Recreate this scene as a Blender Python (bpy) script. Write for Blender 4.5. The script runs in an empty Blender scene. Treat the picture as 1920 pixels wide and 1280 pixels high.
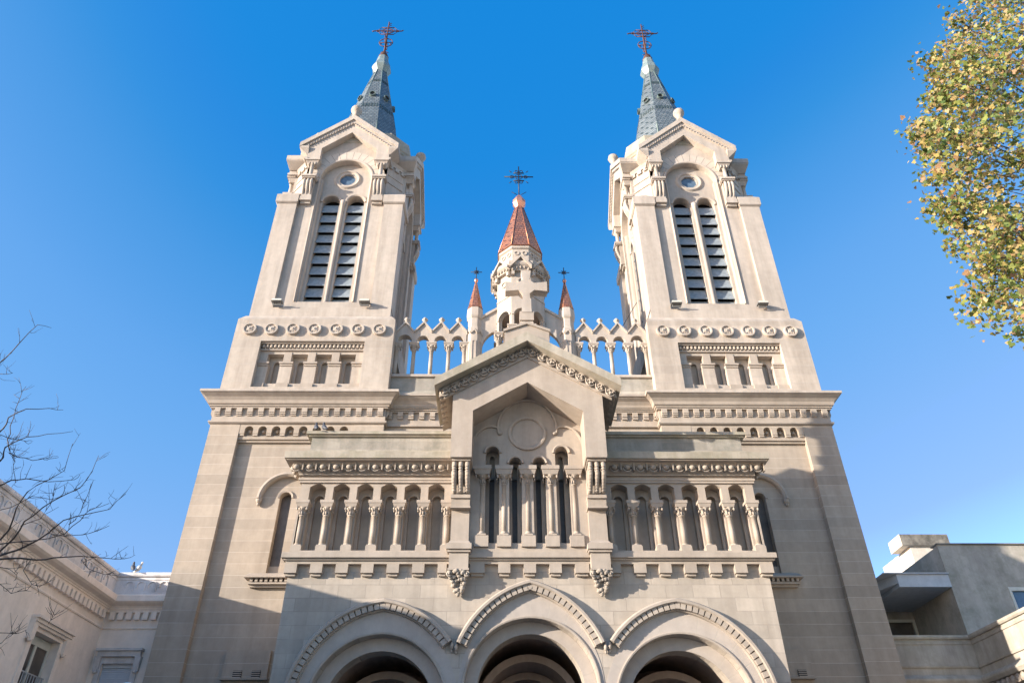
import bpy, bmesh, math, random
from math import sin, cos, pi, radians, sqrt, atan2
from mathutils import Vector, Matrix
from mathutils.geometry import tessellate_polygon

random.seed(7)
sc = bpy.context.scene
col = sc.collection

# ------------------------------------------------------------------ camera
YAW, PIT, ROL, FPX = 1.64998212e-02, 6.20255606e-01, -5.49020171e-03, 1389.34734
fw = Vector((sin(YAW)*cos(PIT), cos(YAW)*cos(PIT), sin(PIT)))
r0 = Vector((cos(YAW), -sin(YAW), 0)); u0 = r0.cross(fw)
rr = cos(ROL)*r0 + sin(ROL)*u0; uu = -sin(ROL)*r0 + cos(ROL)*u0
CAM = Vector((-0.886, -23.0, 1.6))
cd = bpy.data.cameras.new("camera"); cam = bpy.data.objects.new("camera", cd); col.objects.link(cam)
M = Matrix((rr, uu, -fw)).transposed().to_4x4(); M.translation = CAM
cam.matrix_world = M
cd.sensor_width = 36.0; cd.lens = 36.0*FPX/1920.0; cd.clip_end = 6000; cd.clip_start = 0.1
sc.camera = cam

# ------------------------------------------------------------------ light
SX, SY, SZ = 2.35, 1.0, -0.59          # direction the sunlight travels
el = math.atan2(-SZ, sqrt(SX*SX+SY*SY))
w = bpy.data.worlds.new("World"); sc.world = w; w.use_nodes = True
wn = w.node_tree; wn.nodes.clear()
sky = wn.nodes.new('ShaderNodeTexSky'); sky.sky_type = 'NISHITA'; sky.sun_disc = False
sky.sun_elevation = el; sky.sun_rotation = math.atan2(-SX, -SY)
sky.altitude = 0; sky.air_density = 1.0; sky.dust_density = 0.3; sky.ozone_density = 3.0
bg = wn.nodes.new('ShaderNodeBackground'); bg.inputs[1].default_value = 0.15
wo = wn.nodes.new('ShaderNodeOutputWorld')
# deep, clear winter sky: grade the sky texture's three channels (low values pulled towards saturated blue)
K = 0.5115
sepc = wn.nodes.new('ShaderNodeSeparateColor'); cmbc = wn.nodes.new('ShaderNodeCombineColor')
wn.links.new(sky.outputs[0], sepc.inputs[0])
def wm(op, a, b):
    nd = wn.nodes.new('ShaderNodeMath'); nd.operation = op
    for i, v in enumerate((a, b)):
        if isinstance(v, (int, float)): nd.inputs[i].default_value = v
        else: wn.links.new(v, nd.inputs[i])
    return nd.outputs[0]
CURV = [[(0,0),(.15,.006),(.184,.010),(.214,.015),(.241,.036),(.266,.074),(.316,.134),(.362,.165),(.483,.25),(.618,.32),(1,.62),(2,2.0)],
        [(0,0),(.367,.25),(.45,.268),(.524,.335),(.616,.40),(.703,.438),(.942,.51),(1.2,.58),(2,1.5)],
        [(0,0),(.73,.74),(.95,.77),(1.147,.87),(1.266,.90),(1.7,.98),(2,1.25)]]
TAIL = (1.3, 1.0, .95)
for i in range(3):
    E_ = wm('MULTIPLY', sepc.outputs[i], K)
    fc = wn.nodes.new('ShaderNodeFloatCurve'); cu = fc.mapping.curves[0]
    P_ = CURV[i]
    cu.points[0].location = (0, 0); cu.points[1].location = (1, P_[-1][1]/2)
    for p_ in P_[1:-1]: cu.points.new(p_[0]/2, p_[1]/2)
    for p_ in cu.points: p_.handle_type = 'VECTOR'
    fc.mapping.use_clip = False; fc.mapping.update(); wn.links.new(wm('MINIMUM', wm('MULTIPLY', E_, .5), 1.0), fc.inputs['Value'])
    t_ = wm('MULTIPLY', wm('MAXIMUM', wm('SUBTRACT', E_, 2.0), 0.0), TAIL[i])
    wn.links.new(wm('MULTIPLY', wm('ADD', wm('MULTIPLY', fc.outputs[0], 2.0), t_), 1/K), cmbc.inputs[i])
wn.links.new(cmbc.outputs[0], bg.inputs[0]); wn.links.new(bg.outputs[0], wo.inputs[0])
sl = bpy.data.lights.new("sun", 'SUN'); sl.energy = 3.15; sl.angle = radians(0.55); sl.color = (1.0, 0.90, 0.77)
so = bpy.data.objects.new("sun", sl); col.objects.link(so); so.location = (-60, -40, 40)
so.rotation_euler = Vector((SX, SY, SZ)).to_track_quat('-Z', 'Y').to_euler()
sc.view_settings.view_transform = 'Standard'; sc.view_settings.look = 'None'
sc.view_settings.exposure = 1.77; sc.view_settings.gamma = 1.0
sc.cycles.max_bounces = 6; sc.cycles.diffuse_bounces = 3

# ------------------------------------------------------------------ materials
class NT:
    def __init__(s, name):
        s.m = bpy.data.materials.new(name); s.m.use_nodes = True
        s.t = s.m.node_tree; s.t.nodes.clear()
        s.out = s.n('ShaderNodeOutputMaterial'); s.b = s.n('ShaderNodeBsdfPrincipled')
        s.l(s.b.outputs[0], s.out.inputs[0])
    def n(s, k, **kw):
        nd = s.t.nodes.new(k)
        for a, v in kw.items(): setattr(nd, a, v)
        return nd
    def l(s, a, b): s.t.links.new(a, b)
    def math(s, op, a, b=None):
        nd = s.n('ShaderNodeMath', operation=op)
        for i, v in enumerate((a, b)):
            if v is None: continue
            if isinstance(v, (int, float)): nd.inputs[i].default_value = v
            else: s.l(v, nd.inputs[i])
        return nd.outputs[0]
    def pos(s): return s.n('ShaderNodeNewGeometry').outputs['Position']
    def noise(s, vec, scale, detail=4, rough=.6):
        nd = s.n('ShaderNodeTexNoise'); nd.inputs['Scale'].default_value = scale
        nd.inputs['Detail'].default_value = detail; nd.inputs['Roughness'].default_value = rough
        s.l(vec, nd.inputs['Vector']); return nd.outputs['Fac']
    def ramp(s, fac, stops):
        nd = s.n('ShaderNodeValToRGB'); e = nd.color_ramp.elements
        while len(e) < len(stops): e.new(.5)
        for i, (p, c) in enumerate(stops):
            e[i].position = p; e[i].color = (*c, 1) if len(c) == 3 else c
        s.l(fac, nd.inputs[0]); return nd.outputs[0]
    def mix(s, fac, a, b, mode='MIX'):
        nd = s.n('ShaderNodeMix', data_type='RGBA', blend_type=mode)
        for i, v in ((0, fac), (6, a), (7, b)):
            if isinstance(v, (int, float)): nd.inputs[i].default_value = v
            elif isinstance(v, tuple): nd.inputs[i].default_value = (*v, 1)
            else: s.l(v, nd.inputs[i])
        return nd.outputs[2]
    def bump(s, h, strength=.3, dist=.02):
        nd = s.n('ShaderNodeBump'); nd.inputs['Strength'].default_value = strength; nd.inputs['Distance'].default_value = dist
        s.l(h, nd.inputs['Height']); s.l(nd.outputs[0], s.b.inputs['Normal'])

def stone(name, base, var=.10, joint=None, jcol=None, jw=.006, moss=0., mosscol=(.16,.16,.11), streak=.25, polar=None, rough=.85):
    base = tuple(.8*c for c in base); jcol = jcol and tuple(.8*c for c in jcol)
    t = NT(name); p = t.pos()
    n1 = t.noise(p, .35, 5, .65); n2 = t.noise(p, 3.5, 6, .7)
    mp = t.n('ShaderNodeMapping'); mp.inputs['Scale'].default_value = (2.2, 2.2, .22); t.l(p, mp.inputs[0])
    n3 = t.noise(mp.outputs[0], 1.0, 5, .65)
    lo = tuple(c*(1-1.6*var) for c in base); hi = tuple(min(1, c*(1+var)) for c in base)
    c = t.ramp(n1, [(.3, lo), (.7, hi)])
    c = t.mix(.5, c, t.ramp(n2, [(.3, (.80,.80,.80)), (.7, (1.12,1.12,1.12))]), 'MULTIPLY')
    c = t.mix(streak, c, t.ramp(n3, [(.35, (.66,.64,.62)), (.62, (1.05,1.05,1.05))]), 'MULTIPLY')
    if moss:
        n4 = t.noise(p, 1.1, 7, .72)
        f = t.math('MULTIPLY', t.ramp(n4, [(.46, (0,0,0)), (.62, (1,1,1))]), moss)
        c = t.mix(f, c, mosscol)
    h = t.math('MULTIPLY', n2, .4)
    if joint:
        jt = 'BRICK'
        sep = t.n('ShaderNodeSeparateXYZ'); t.l(p, sep.inputs[0])
        cmb = t.n('ShaderNodeCombineXYZ'); t.l(t.math('ADD', sep.outputs[0], sep.outputs[1]), cmb.inputs[0]); t.l(sep.outputs[2], cmb.inputs[1])
        bw, bh = joint
        br = t.n('ShaderNodeTexBrick'); br.inputs['Scale'].default_value = 1
        br.inputs['Brick Width'].default_value = bw; br.inputs['Row Height'].default_value = bh
        br.inputs['Mortar Size'].default_value = jw; br.inputs['Mortar Smooth'].default_value = .3; br.inputs['Bias'].default_value = 0
        br.inputs['Color1'].default_value = (.84,.835,.82,1); br.inputs['Color2'].default_value = (1.07,1.06,1.04,1); br.inputs['Mortar'].default_value = (1,1,1,1)
        t.l(cmb.outputs[0], br.inputs['Vector'])
        c = t.mix(.85, c, br.outputs['Color'], 'MULTIPLY')
        # worn joints: their strength varies along the wall
        wr = t.ramp(t.noise(p, .9, 3, .6), [(.35, (.25,)*3), (.6, (1,)*3)])
        c = t.mix(t.math('MULTIPLY', br.outputs['Fac'], wr), c, jcol)
        h = t.math('SUBTRACT', h, t.math('MULTIPLY', br.outputs['Fac'], .8))
    if polar:
        tc = t.n('ShaderNodeTexCoord'); sep = t.n('ShaderNodeSeparateXYZ'); t.l(tc.outputs['Object'], sep.inputs[0])
        ang = t.math('ARCTAN2', sep.outputs[2], sep.outputs[0])
        k = t.math('MULTIPLY', ang, polar/pi)
        fr = t.math('ABSOLUTE', t.math('SUBTRACT', t.math('FRACT', k), .5))
        jn = t.math('GREATER_THAN', fr, .5-(.02 if polar < 14 else .035))
        c = t.mix(jn, c, jcol); h = t.math('SUBTRACT', h, t.math('MULTIPLY', jn, .8))
    t.l(c, t.b.inputs['Base Color']); t.b.inputs['Roughness'].default_value = rough
    t.bump(h, .35, .02)
    return t.m

def plain(name, base, rough=.6, metal=0., var=.12, scale=4., bump=.15):
    t = NT(name); p = t.pos(); n = t.noise(p, scale, 5, .65)
    lo = tuple(c*(1-var) for c in base); hi = tuple(min(1, c*(1+var)) for c in base)
    t.l(t.ramp(n, [(.3, lo), (.7, hi)]), t.b.inputs['Base Color'])
    t.b.inputs['Roughness'].default_value = rough; t.b.inputs['Metallic'].default_value = metal
    if bump: t.bump(n, bump, .02)
    return t.m

WARM = (.505, .422, .34); PALE = (.60, .518, .438)
M_tower = stone('tower_ashlar', WARM, .07, (60., .44), (.64, .55, .465), .009, streak=.42)
M_stage = stone('stage_ashlar', PALE, .05, (60., .44), (.50, .45, .40), .006, streak=.6)
M_trim = stone('carved_stone', (.515,.435,.358), .08, streak=.4, moss=.10, mosscol=(.22,.19,.15))
M_pale = stone('pale_stone', PALE, .07, streak=.55, moss=.12, mosscol=(.30,.28,.24))
M_porch = stone('porch_ashlar', (.565,.488,.408), .08, (.84, .40), (.34,.29,.24), .010, streak=.4)
M_vous = stone('voussoir_stone', (.55,.475,.41), .07, polar=12., jcol=(.52,.46,.39), streak=.15)
M_vous2 = stone('voussoir_stone_fine', (.66,.57,.48), .07, polar=15., jcol=(.28,.24,.2), streak=.15)
M_moss = stone('weathered_stone', (.52,.46,.37), .12, moss=.6, mosscol=(.22,.205,.14), streak=.6)
M_stain = stone('stained_parapet', (.46,.42,.36), .12, (1.6, .3), (.38,.34,.3), .006, moss=.6, mosscol=(.17,.17,.14), streak=.6)
M_carve = stone('ornament_stone', (.47,.40,.33), .10, streak=.2, moss=.25, mosscol=(.22,.18,.13))
M_vault = stone('vault_plaster', (.60,.44,.33), .15, streak=.3)
M_dark = plain('dark_interior', (.02,.02,.022), .9, var=.3)
M_glass = plain('window_glass', (.10,.082,.068), .45, var=.4, scale=2, bump=.05)
M_slat = plain('louvre_slate', (.235,.27,.295), .6, var=.25, scale=6)
M_iron = plain('rusty_iron', (.10,.045,.03), .7, .3, var=.4, scale=8)
M_bliron = plain('black_iron', (.02,.025,.035), .5, .5, var=.3)
M_rib = plain('lead_rib', (.13,.18,.17), .55, .2, var=.2)
M_cap = plain('verdigris_cap', (.20,.25,.24), .5, .2, var=.25, scale=6)
M_cop = plain('new_copper', (.50,.21,.12), .38, .75, var=.25, scale=3)
M_cop2 = plain('bright_copper', (.66,.30,.20), .35, .7, var=.15, scale=3)
M_ccop = M_cop
M_plaster = stone('house_plaster', (1.12,.93,.78), .05, streak=.25)
M_hpeel = stone('peeling_paint', (.86,.80,.77), .10, moss=.5, mosscol=(.30,.27,.25), streak=.5)
M_frame = plain('painted_frame', (.60,.58,.50), .5, var=.08)
M_shut = plain('roller_shutter', (.50,.52,.56), .55, var=.06)
M_rail = plain('rail_metal', (.50,.50,.49), .5, .4, var=.1)
M_conc = stone('grey_render', (.62,.56,.48), .16, moss=.55, mosscol=(.22,.22,.16), streak=.55)
M_white = stone('white_render', (.86,.78,.67), .08, moss=.12, mosscol=(.3,.27,.22), streak=.4)
M_para = stone('painted_parapet', (.58,.52,.44), .12, moss=.35, mosscol=(.24,.22,.15), streak=.7)
M_canopy = plain('canopy_concrete', (.52,.53,.55), .7, var=.1)
M_dirt = stone('lichen_cap', (.34,.31,.26), .25, moss=.9, mosscol=(.08,.075,.065), streak=.7)
M_bark = plain('bark', (.16,.125,.10), .9, var=.4, scale=12)
M_bark2 = plain('pale_bark', (.095,.07,.055), .85, var=.35, scale=14)
M_rose = plain('leaded_glass', (.10,.15,.21), .25, var=.3, scale=6)
M_band = plain('dark_slate', (.04,.06,.06), .6, var=.3)
M_blueglass = plain('sky_glass', (.10,.17,.26), .1, var=.2, bump=0)
M_globe = plain('opal_globe', (.75,.80,.78), .3, var=.03, bump=0)

def spire_mat():
    t = NT('spire_slates'); p = t.pos()
    sep = t.n('ShaderNodeSeparateXYZ'); t.l(p, sep.inputs[0])
    cmb = t.n('ShaderNodeCombineXYZ'); t.l(t.math('ADD', sep.outputs[0], t.math('MULTIPLY', sep.outputs[1], .7)), cmb.inputs[0]); t.l(sep.outputs[2], cmb.inputs[1])
    br = t.n('ShaderNodeTexBrick'); br.inputs['Scale'].default_value = 1
    br.inputs['Brick Width'].default_value = .24; br.inputs['Row Height'].default_value = .2
    br.inputs['Mortar Size'].default_value = .022; br.inputs['Mortar Smooth'].default_value = .4
    br.inputs['Color1'].default_value = (.10,.12,.135,1); br.inputs['Color2'].default_value = (.165,.19,.205,1); br.inputs['Mortar'].default_value = (.03,.045,.05,1)
    t.l(cmb.outputs[0], br.inputs['Vector'])
    c = t.mix(.5, br.outputs['Color'], t.ramp(t.noise(p, 1.3, 5, .7), [(.3, (.7,.75,.75)), (.7, (1.2,1.2,1.15))]), 'MULTIPLY')
    t.l(c, t.b.inputs['Base Color']); t.b.inputs['Roughness'].default_value = .5
    t.bump(br.outputs['Fac'], -.5, .03)
    return t.m
M_spire = spire_mat()
def copper_mat():
    t = NT('copper_plates'); p = t.pos()
    sep = t.n('ShaderNodeSeparateXYZ'); t.l(p, sep.inputs[0])
    cmb = t.n('ShaderNodeCombineXYZ'); t.l(t.math('ADD', sep.outputs[0], t.math('MULTIPLY', sep.outputs[1], .7)), cmb.inputs[0]); t.l(sep.outputs[2], cmb.inputs[1])
    br = t.n('ShaderNodeTexBrick'); br.inputs['Scale'].default_value = 1
    br.inputs['Brick Width'].default_value = .2; br.inputs['Row Height'].default_value = .17
    br.inputs['Mortar Size'].default_value = .02; br.inputs['Mortar Smooth'].default_value = .4
    br.inputs['Color1'].default_value = (.36,.145,.08,1); br.inputs['Color2'].default_value = (.48,.21,.12,1); br.inputs['Mortar'].default_value = (.14,.055,.04,1)
    t.l(cmb.outputs[0], br.inputs['Vector'])
    c = t.mix(t.ramp(t.noise(p, 2.2, 5, .7), [(.42, (0,0,0)), (.68, (.6,.6,.6))]), br.outputs['Color'], (.16,.12,.11))
    t.l(c, t.b.inputs['Base Color']); t.b.inputs['Roughness'].default_value = .42; t.b.inputs['Metallic'].default_value = .45
    t.bump(br.outputs['Fac'], -.4, .02)
    return t.m
M_copper = copper_mat()
def leaf_mat():
    t = NT('autumn_leaves')
    a = t.n('ShaderNodeAttribute'); a.attribute_name = 'tint'
    t.l(a.outputs['Color'], t.b.inputs['Base Color']); t.b.inputs['Roughness'].default_value = .55
    tr = t.n('ShaderNodeBsdfTranslucent'); t.l(a.outputs['Color'], tr.inputs['Color'])
    mx = t.n('ShaderNodeMixShader'); mx.inputs[0].default_value = .3
    t.l(t.b.outputs[0], mx.inputs[1]); t.l(tr.outputs[0], mx.inputs[2]); t.l(mx.outputs[0], t.out.inputs[0])
    return t.m
M_leaf = leaf_mat()

# ------------------------------------------------------------------ mesh builder
class Mb:
    def __init__(s): s.v = []; s.f = []; s.sm = []; s.mi = []; s.T = Matrix(); s.k = 0; s.mats = []
    def mat(s, m):
        if m not in s.mats: s.mats.append(m)
        s.k = s.mats.index(m); return s
    def add(s, vs, fs, sm=False):
        o = len(s.v); s.v += [tuple(s.T @ Vector(p)) for p in vs]
        for f in fs: s.f.append([i+o for i in f]); s.sm.append(sm); s.mi.append(s.k)
    def box(s, x0, x1, y0, y1, z0, z1):
        s.frus(x0, x1, y0, y1, z0, x0, x1, y0, y1, z1)
    def frus(s, x0, x1, y0, y1, z0, a0, a1, b0, b1, z1):
        s.add([(x0,y0,z0),(x1,y0,z0),(x1,y1,z0),(x0,y1,z0),(a0,b0,z1),(a1,b0,z1),(a1,b1,z1),(a0,b1,z1)],
              [(3,2,1,0),(4,5,6,7),(0,1,5,4),(1,2,6,5),(2,3,7,6),(3,0,4,7)])
    def slab(s, outer, holes, y0, y1):
        """plate in the xz plane between y0 (front) and y1 (back) with holes"""
        loops = [outer] + list(holes)
        tri = tessellate_polygon([[Vector((x, z, 0)) for x, z in L] for L in loops])
        pts = [p for L in loops for p in L]; n = len(pts)
        vs = [(x, y0, z) for x, z in pts] + [(x, y1, z) for x, z in pts]
        fs = []
        for a, b, c in tri:
            fs.append((a, b, c)); fs.append((c+n, b+n, a+n))
        o = 0
        for L in loops:
            m = len(L)
            for i in range(m):
                j = (i+1) % m; fs.append((o+i, o+j, o+j+n, o+i+n))
            o += m
        s.add(vs, fs)
    def lathe(s, prof, cx, cy, seg=14, sm=True, rot=0.):
        vs = []; fs = []
        for r, z in prof:
            for i in range(seg):
                a = rot + 2*pi*i/seg; vs.append((cx+r*cos(a), cy+r*sin(a), z))
        for k in range(len(prof)-1):
            for i in range(seg):
                j = (i+1) % seg; fs.append((k*seg+i, k*seg+j, (k+1)*seg+j, (k+1)*seg+i))
        fs.append(tuple(range(seg))[::-1]); m = (len(prof)-1)*seg; fs.append(tuple(m+i for i in range(seg)))
        s.add(vs, fs, sm)
    def loop(s, prof, hx, hy, cx=0., cy=0.):
        """moulding round a rectangle: prof = [(out, z)] closed at the inside; hx, hy half sizes out is added to"""
        vs = []; fs = []
        for o, z in prof:
            for sx, sy in ((-1,-1),(1,-1),(1,1),(-1,1)): vs.append((cx+sx*(hx+o), cy+sy*(hy+o), z))
        for k in range(len(prof)-1):
            for i in range(4):
                j = (i+1) % 4; fs.append((k*4+i, k*4+j, (k+1)*4+j, (k+1)*4+i))
        fs.append((3,2,1,0)); m = (len(prof)-1)*4; fs.append((m, m+1, m+2, m+3))
        s.add(vs, fs)
    def sweep(s, path, prof, closed=False, sm=False):
        """path = [(x, z, nx, nz)], prof = closed list [(n, y)]"""
        m = len(prof); vs = []; fs = []
        for x, z, nx, nz in path:
            for n, y in prof: vs.append((x+nx*n, y, z+nz*n))
        K = len(path)
        for k in range(K if closed else K-1):
            a = k*m; b = ((k+1) % K)*m
            for i in range(m):
                j = (i+1) % m; fs.append((a+i, a+j, b+j, b+i))
        if not closed:
            fs.append(tuple(range(m))); fs.append(tuple((K-1)*m+i for i in range(m))[::-1])
        s.add(vs, fs, sm)
    def tube(s, pts, rad, seg=6, sm=True):
        if isinstance(rad, (int, float)): rad = [rad]*len(pts)
        P = [Vector(p) for p in pts]; vs = []; fs = []
        up = Vector((0,0,1))
        for i, p in enumerate(P):
            d = (P[min(i+1, len(P)-1)] - P[max(i-1, 0)]).normalized()
            a = d.cross(up if abs(d.z) < .9 else Vector((1,0,0))).normalized(); b = d.cross(a)
            for k in range(seg):
                t = 2*pi*k/seg; vs.append(tuple(p + (a*cos(t)+b*sin(t))*rad[i]))
        for i in range(len(P)-1):
            for k in range(seg):
                j = (k+1) % seg; fs.append((i*seg+k, i*seg+j, (i+1)*seg+j, (i+1)*seg+k))
        fs.append(tuple(range(seg))); m = (len(P)-1)*seg; fs.append(tuple(m+k for k in range(seg))[::-1])
        s.add(vs, fs, sm)
    def ell(s, c, r, seg=8, rings=5):
        vs = [(c[0], c[1], c[2]-r[2])]; fs = []
        for k in range(1, rings):
            t = -pi/2 + pi*k/rings
            for i in range(seg):
                a = 2*pi*i/seg; vs.append((c[0]+r[0]*cos(t)*cos(a), c[1]+r[1]*cos(t)*sin(a), c[2]+r[2]*sin(t)))
        vs.append((c[0], c[1], c[2]+r[2])); L = len(vs)-1
        for i in range(seg):
            j = (i+1) % seg; fs.append((0, 1+j, 1+i)); b = 1+(rings-2)*seg; fs.append((L, b+i, b+j))
        for k in range(rings-2):
            for i in range(seg):
                j = (i+1) % seg; a = 1+k*seg; fs.append((a+i, a+j, a+seg+j, a+seg+i))
        s.add(vs, fs, True)
    def ring(s, c, R, r, seg=20, ax='y'):
        pts = []
        for i in range(seg+1):
            a = 2*pi*i/seg
            pts.append((c[0]+R*cos(a), c[1], c[2]+R*sin(a)) if ax == 'y' else (c[0], c[1]+R*cos(a), c[2]+R*sin(a)))
        s.tube(pts, r, 5)
    def mesh(s, name):
        me = bpy.data.meshes.new(name); me.from_pydata(s.v, [], s.f); me.update()
        for m in s.mats: me.materials.append(m)
        me.polygons.foreach_set('use_smooth', s.sm); me.polygons.foreach_set('material_index', s.mi)
        bm = bmesh.new(); bm.from_mesh(me); bmesh.ops.recalc_face_normals(bm, faces=bm.faces); bm.to_mesh(me); bm.free()
        return me
    def obj(s, name, mat=None, parent=None, loc=(0,0,0)):
        if mat is not None and not s.mats: s.mats.append(mat)
        o = bpy.data.objects.new(name, s.mesh(name)); col.objects.link(o); o.location = loc
        if parent: o.parent = parent
        return o

def new(mat): b = Mb(); b.mat(mat); return b
def empty(name, loc, label, cat, group=None):
    o = bpy.data.objects.new(name, None); col.objects.link(o); o.location = loc; o['label'] = label; o['category'] = cat
    if group: o['group'] = group
    return o
def tag(o, label, cat, group=None):
    o['label'] = label; o['category'] = cat
    if group: o['group'] = group
    return o
def struct(o, kind='structure'): o['kind'] = kind; return o
def inst(o, loc, parent, rz=0.):
    c = o.copy(); col.objects.link(c); c.parent = parent; c.location = loc; c.rotation_euler = (0,0,rz); return c
def arc(cx, cz, r, a0, a1, n): return [(cx+r*cos(a0+(a1-a0)*i/n), cz+r*sin(a0+(a1-a0)*i/n)) for i in range(n+1)]
def archhole(cx, hw, z0, zs, n=12):       # round-headed opening
    return [(cx-hw, z0), (cx+hw, z0)] + arc(cx, zs, hw, 0, pi, n)
def arcpath(cx, cz, r, a0, a1, n):
    return [(cx+r*cos(a), cz+r*sin(a), cos(a), sin(a)) for a in [a0+(a1-a0)*i/n for i in range(n+1)]]
def pointed(cx, zs, w_, h, n=22, zcut=None):  # path of a two-centred arch from right spring to left
    R = (w_*w_ + h*h)/(2*w_); e = R - w_; a = math.acos(e/R)
    P = [(cx-e+R*cos(t), zs+R*sin(t), cos(t), sin(t)) for t in [a*i/n for i in range(n+1)]]
    P[-1] = (cx, zs+h, 0, 1)
    Q = [(2*cx-x, z, -nx, nz) for x, z, nx, nz in P[:-1]][::-1]
    return P + Q
def rot(k): return Matrix.Rotation(k*pi/2, 4, 'Z')

def column_mesh(name, h, r, caph, abh, abw, mat, base=.16, seg=12):
    b = new(mat)
    b.box(-r*1.75, r*1.75, -r*1.75, r*1.75, 0, base*.35)
    z = base*.35
    b.lathe([(r*1.6, z), (r*1.7, z+base*.15), (r*1.5, z+base*.32), (r*1.15, z+base*.42), (r*1.35, z+base*.55), (r*1.02, z+base*.65)], 0, 0, seg)
    zt = h-abh-caph
    b.lathe([(r, z+base*.6), (r*1.0, zt*.5), (r*.94, zt-.02), (r*1.25, zt-.015), (r*1.25, zt+.015), (r*.95, zt+.03)], 0, 0, seg)
    b.lathe([(r*.95, zt+.02), (r*1.1, zt+caph*.4), (r*1.45, zt+caph*.8), (abw*.42, h-abh)], 0, 0, seg)
    for i in range(8):
        a = pi/4*i; q = r*1.2
        b.ell((q*cos(a), q*sin(a), zt+caph*.33), (r*.36, r*.36, caph*.28), 6, 4)
    for i in range(4):
        a = pi/4+pi/2*i; q = abw*.50
        b.ell((q*cos(a), q*sin(a), zt+caph*.76), (r*.45, r*.45, caph*.22), 6, 4)
        a = pi/2*i; q = abw*.40
        b.ell((q*cos(a), q*sin(a), zt+caph*.70), (r*.30, r*.30, caph*.18), 6, 4)
    k = abw*.5
    b.frus(-k*.78, k*.78, -k*.78, k*.78, h-abh, -k*.94, k*.94, -k*.94, k*.94, h-abh*.45)
    b.box(-k, k, -k, k, h-abh*.45, h)
    return b.mesh(name)
def place(me, name, parent, locs, mat=None, rz=0.):
    out = []
    for l in locs:
        o = bpy.data.objects.new(name, me); col.objects.link(o); o.parent = parent; o.location = l; o.rotation_euler = (0,0,rz); out.append(o)
    return out

# ================================================================== ground
b = new(None); b.mats = [plain('paving_ground', (.30,.275,.25), .9, var=.2, scale=.8)]
b.box(-1500, 1500, -1500, 1500, -.4, 0); struct(b.obj('ground'))
b = new(plain('asphalt', (.05,.05,.052), .9, var=.25, scale=5)); b.box(-200, 200, -42, -30, .004, .02); struct(b.obj('road'))
b = new(plain('pavement_slabs', (.27,.25,.23), .9, var=.15, scale=2)); b.box(-200, 200, -30, -24.5, .004, .13); struct(b.obj('pavement'))

# ================================================================== church
church = empty('church', (0,0,0), 'large pale stone twin-towered church with arched porch and copper-roofed lantern', 'church')

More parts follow.
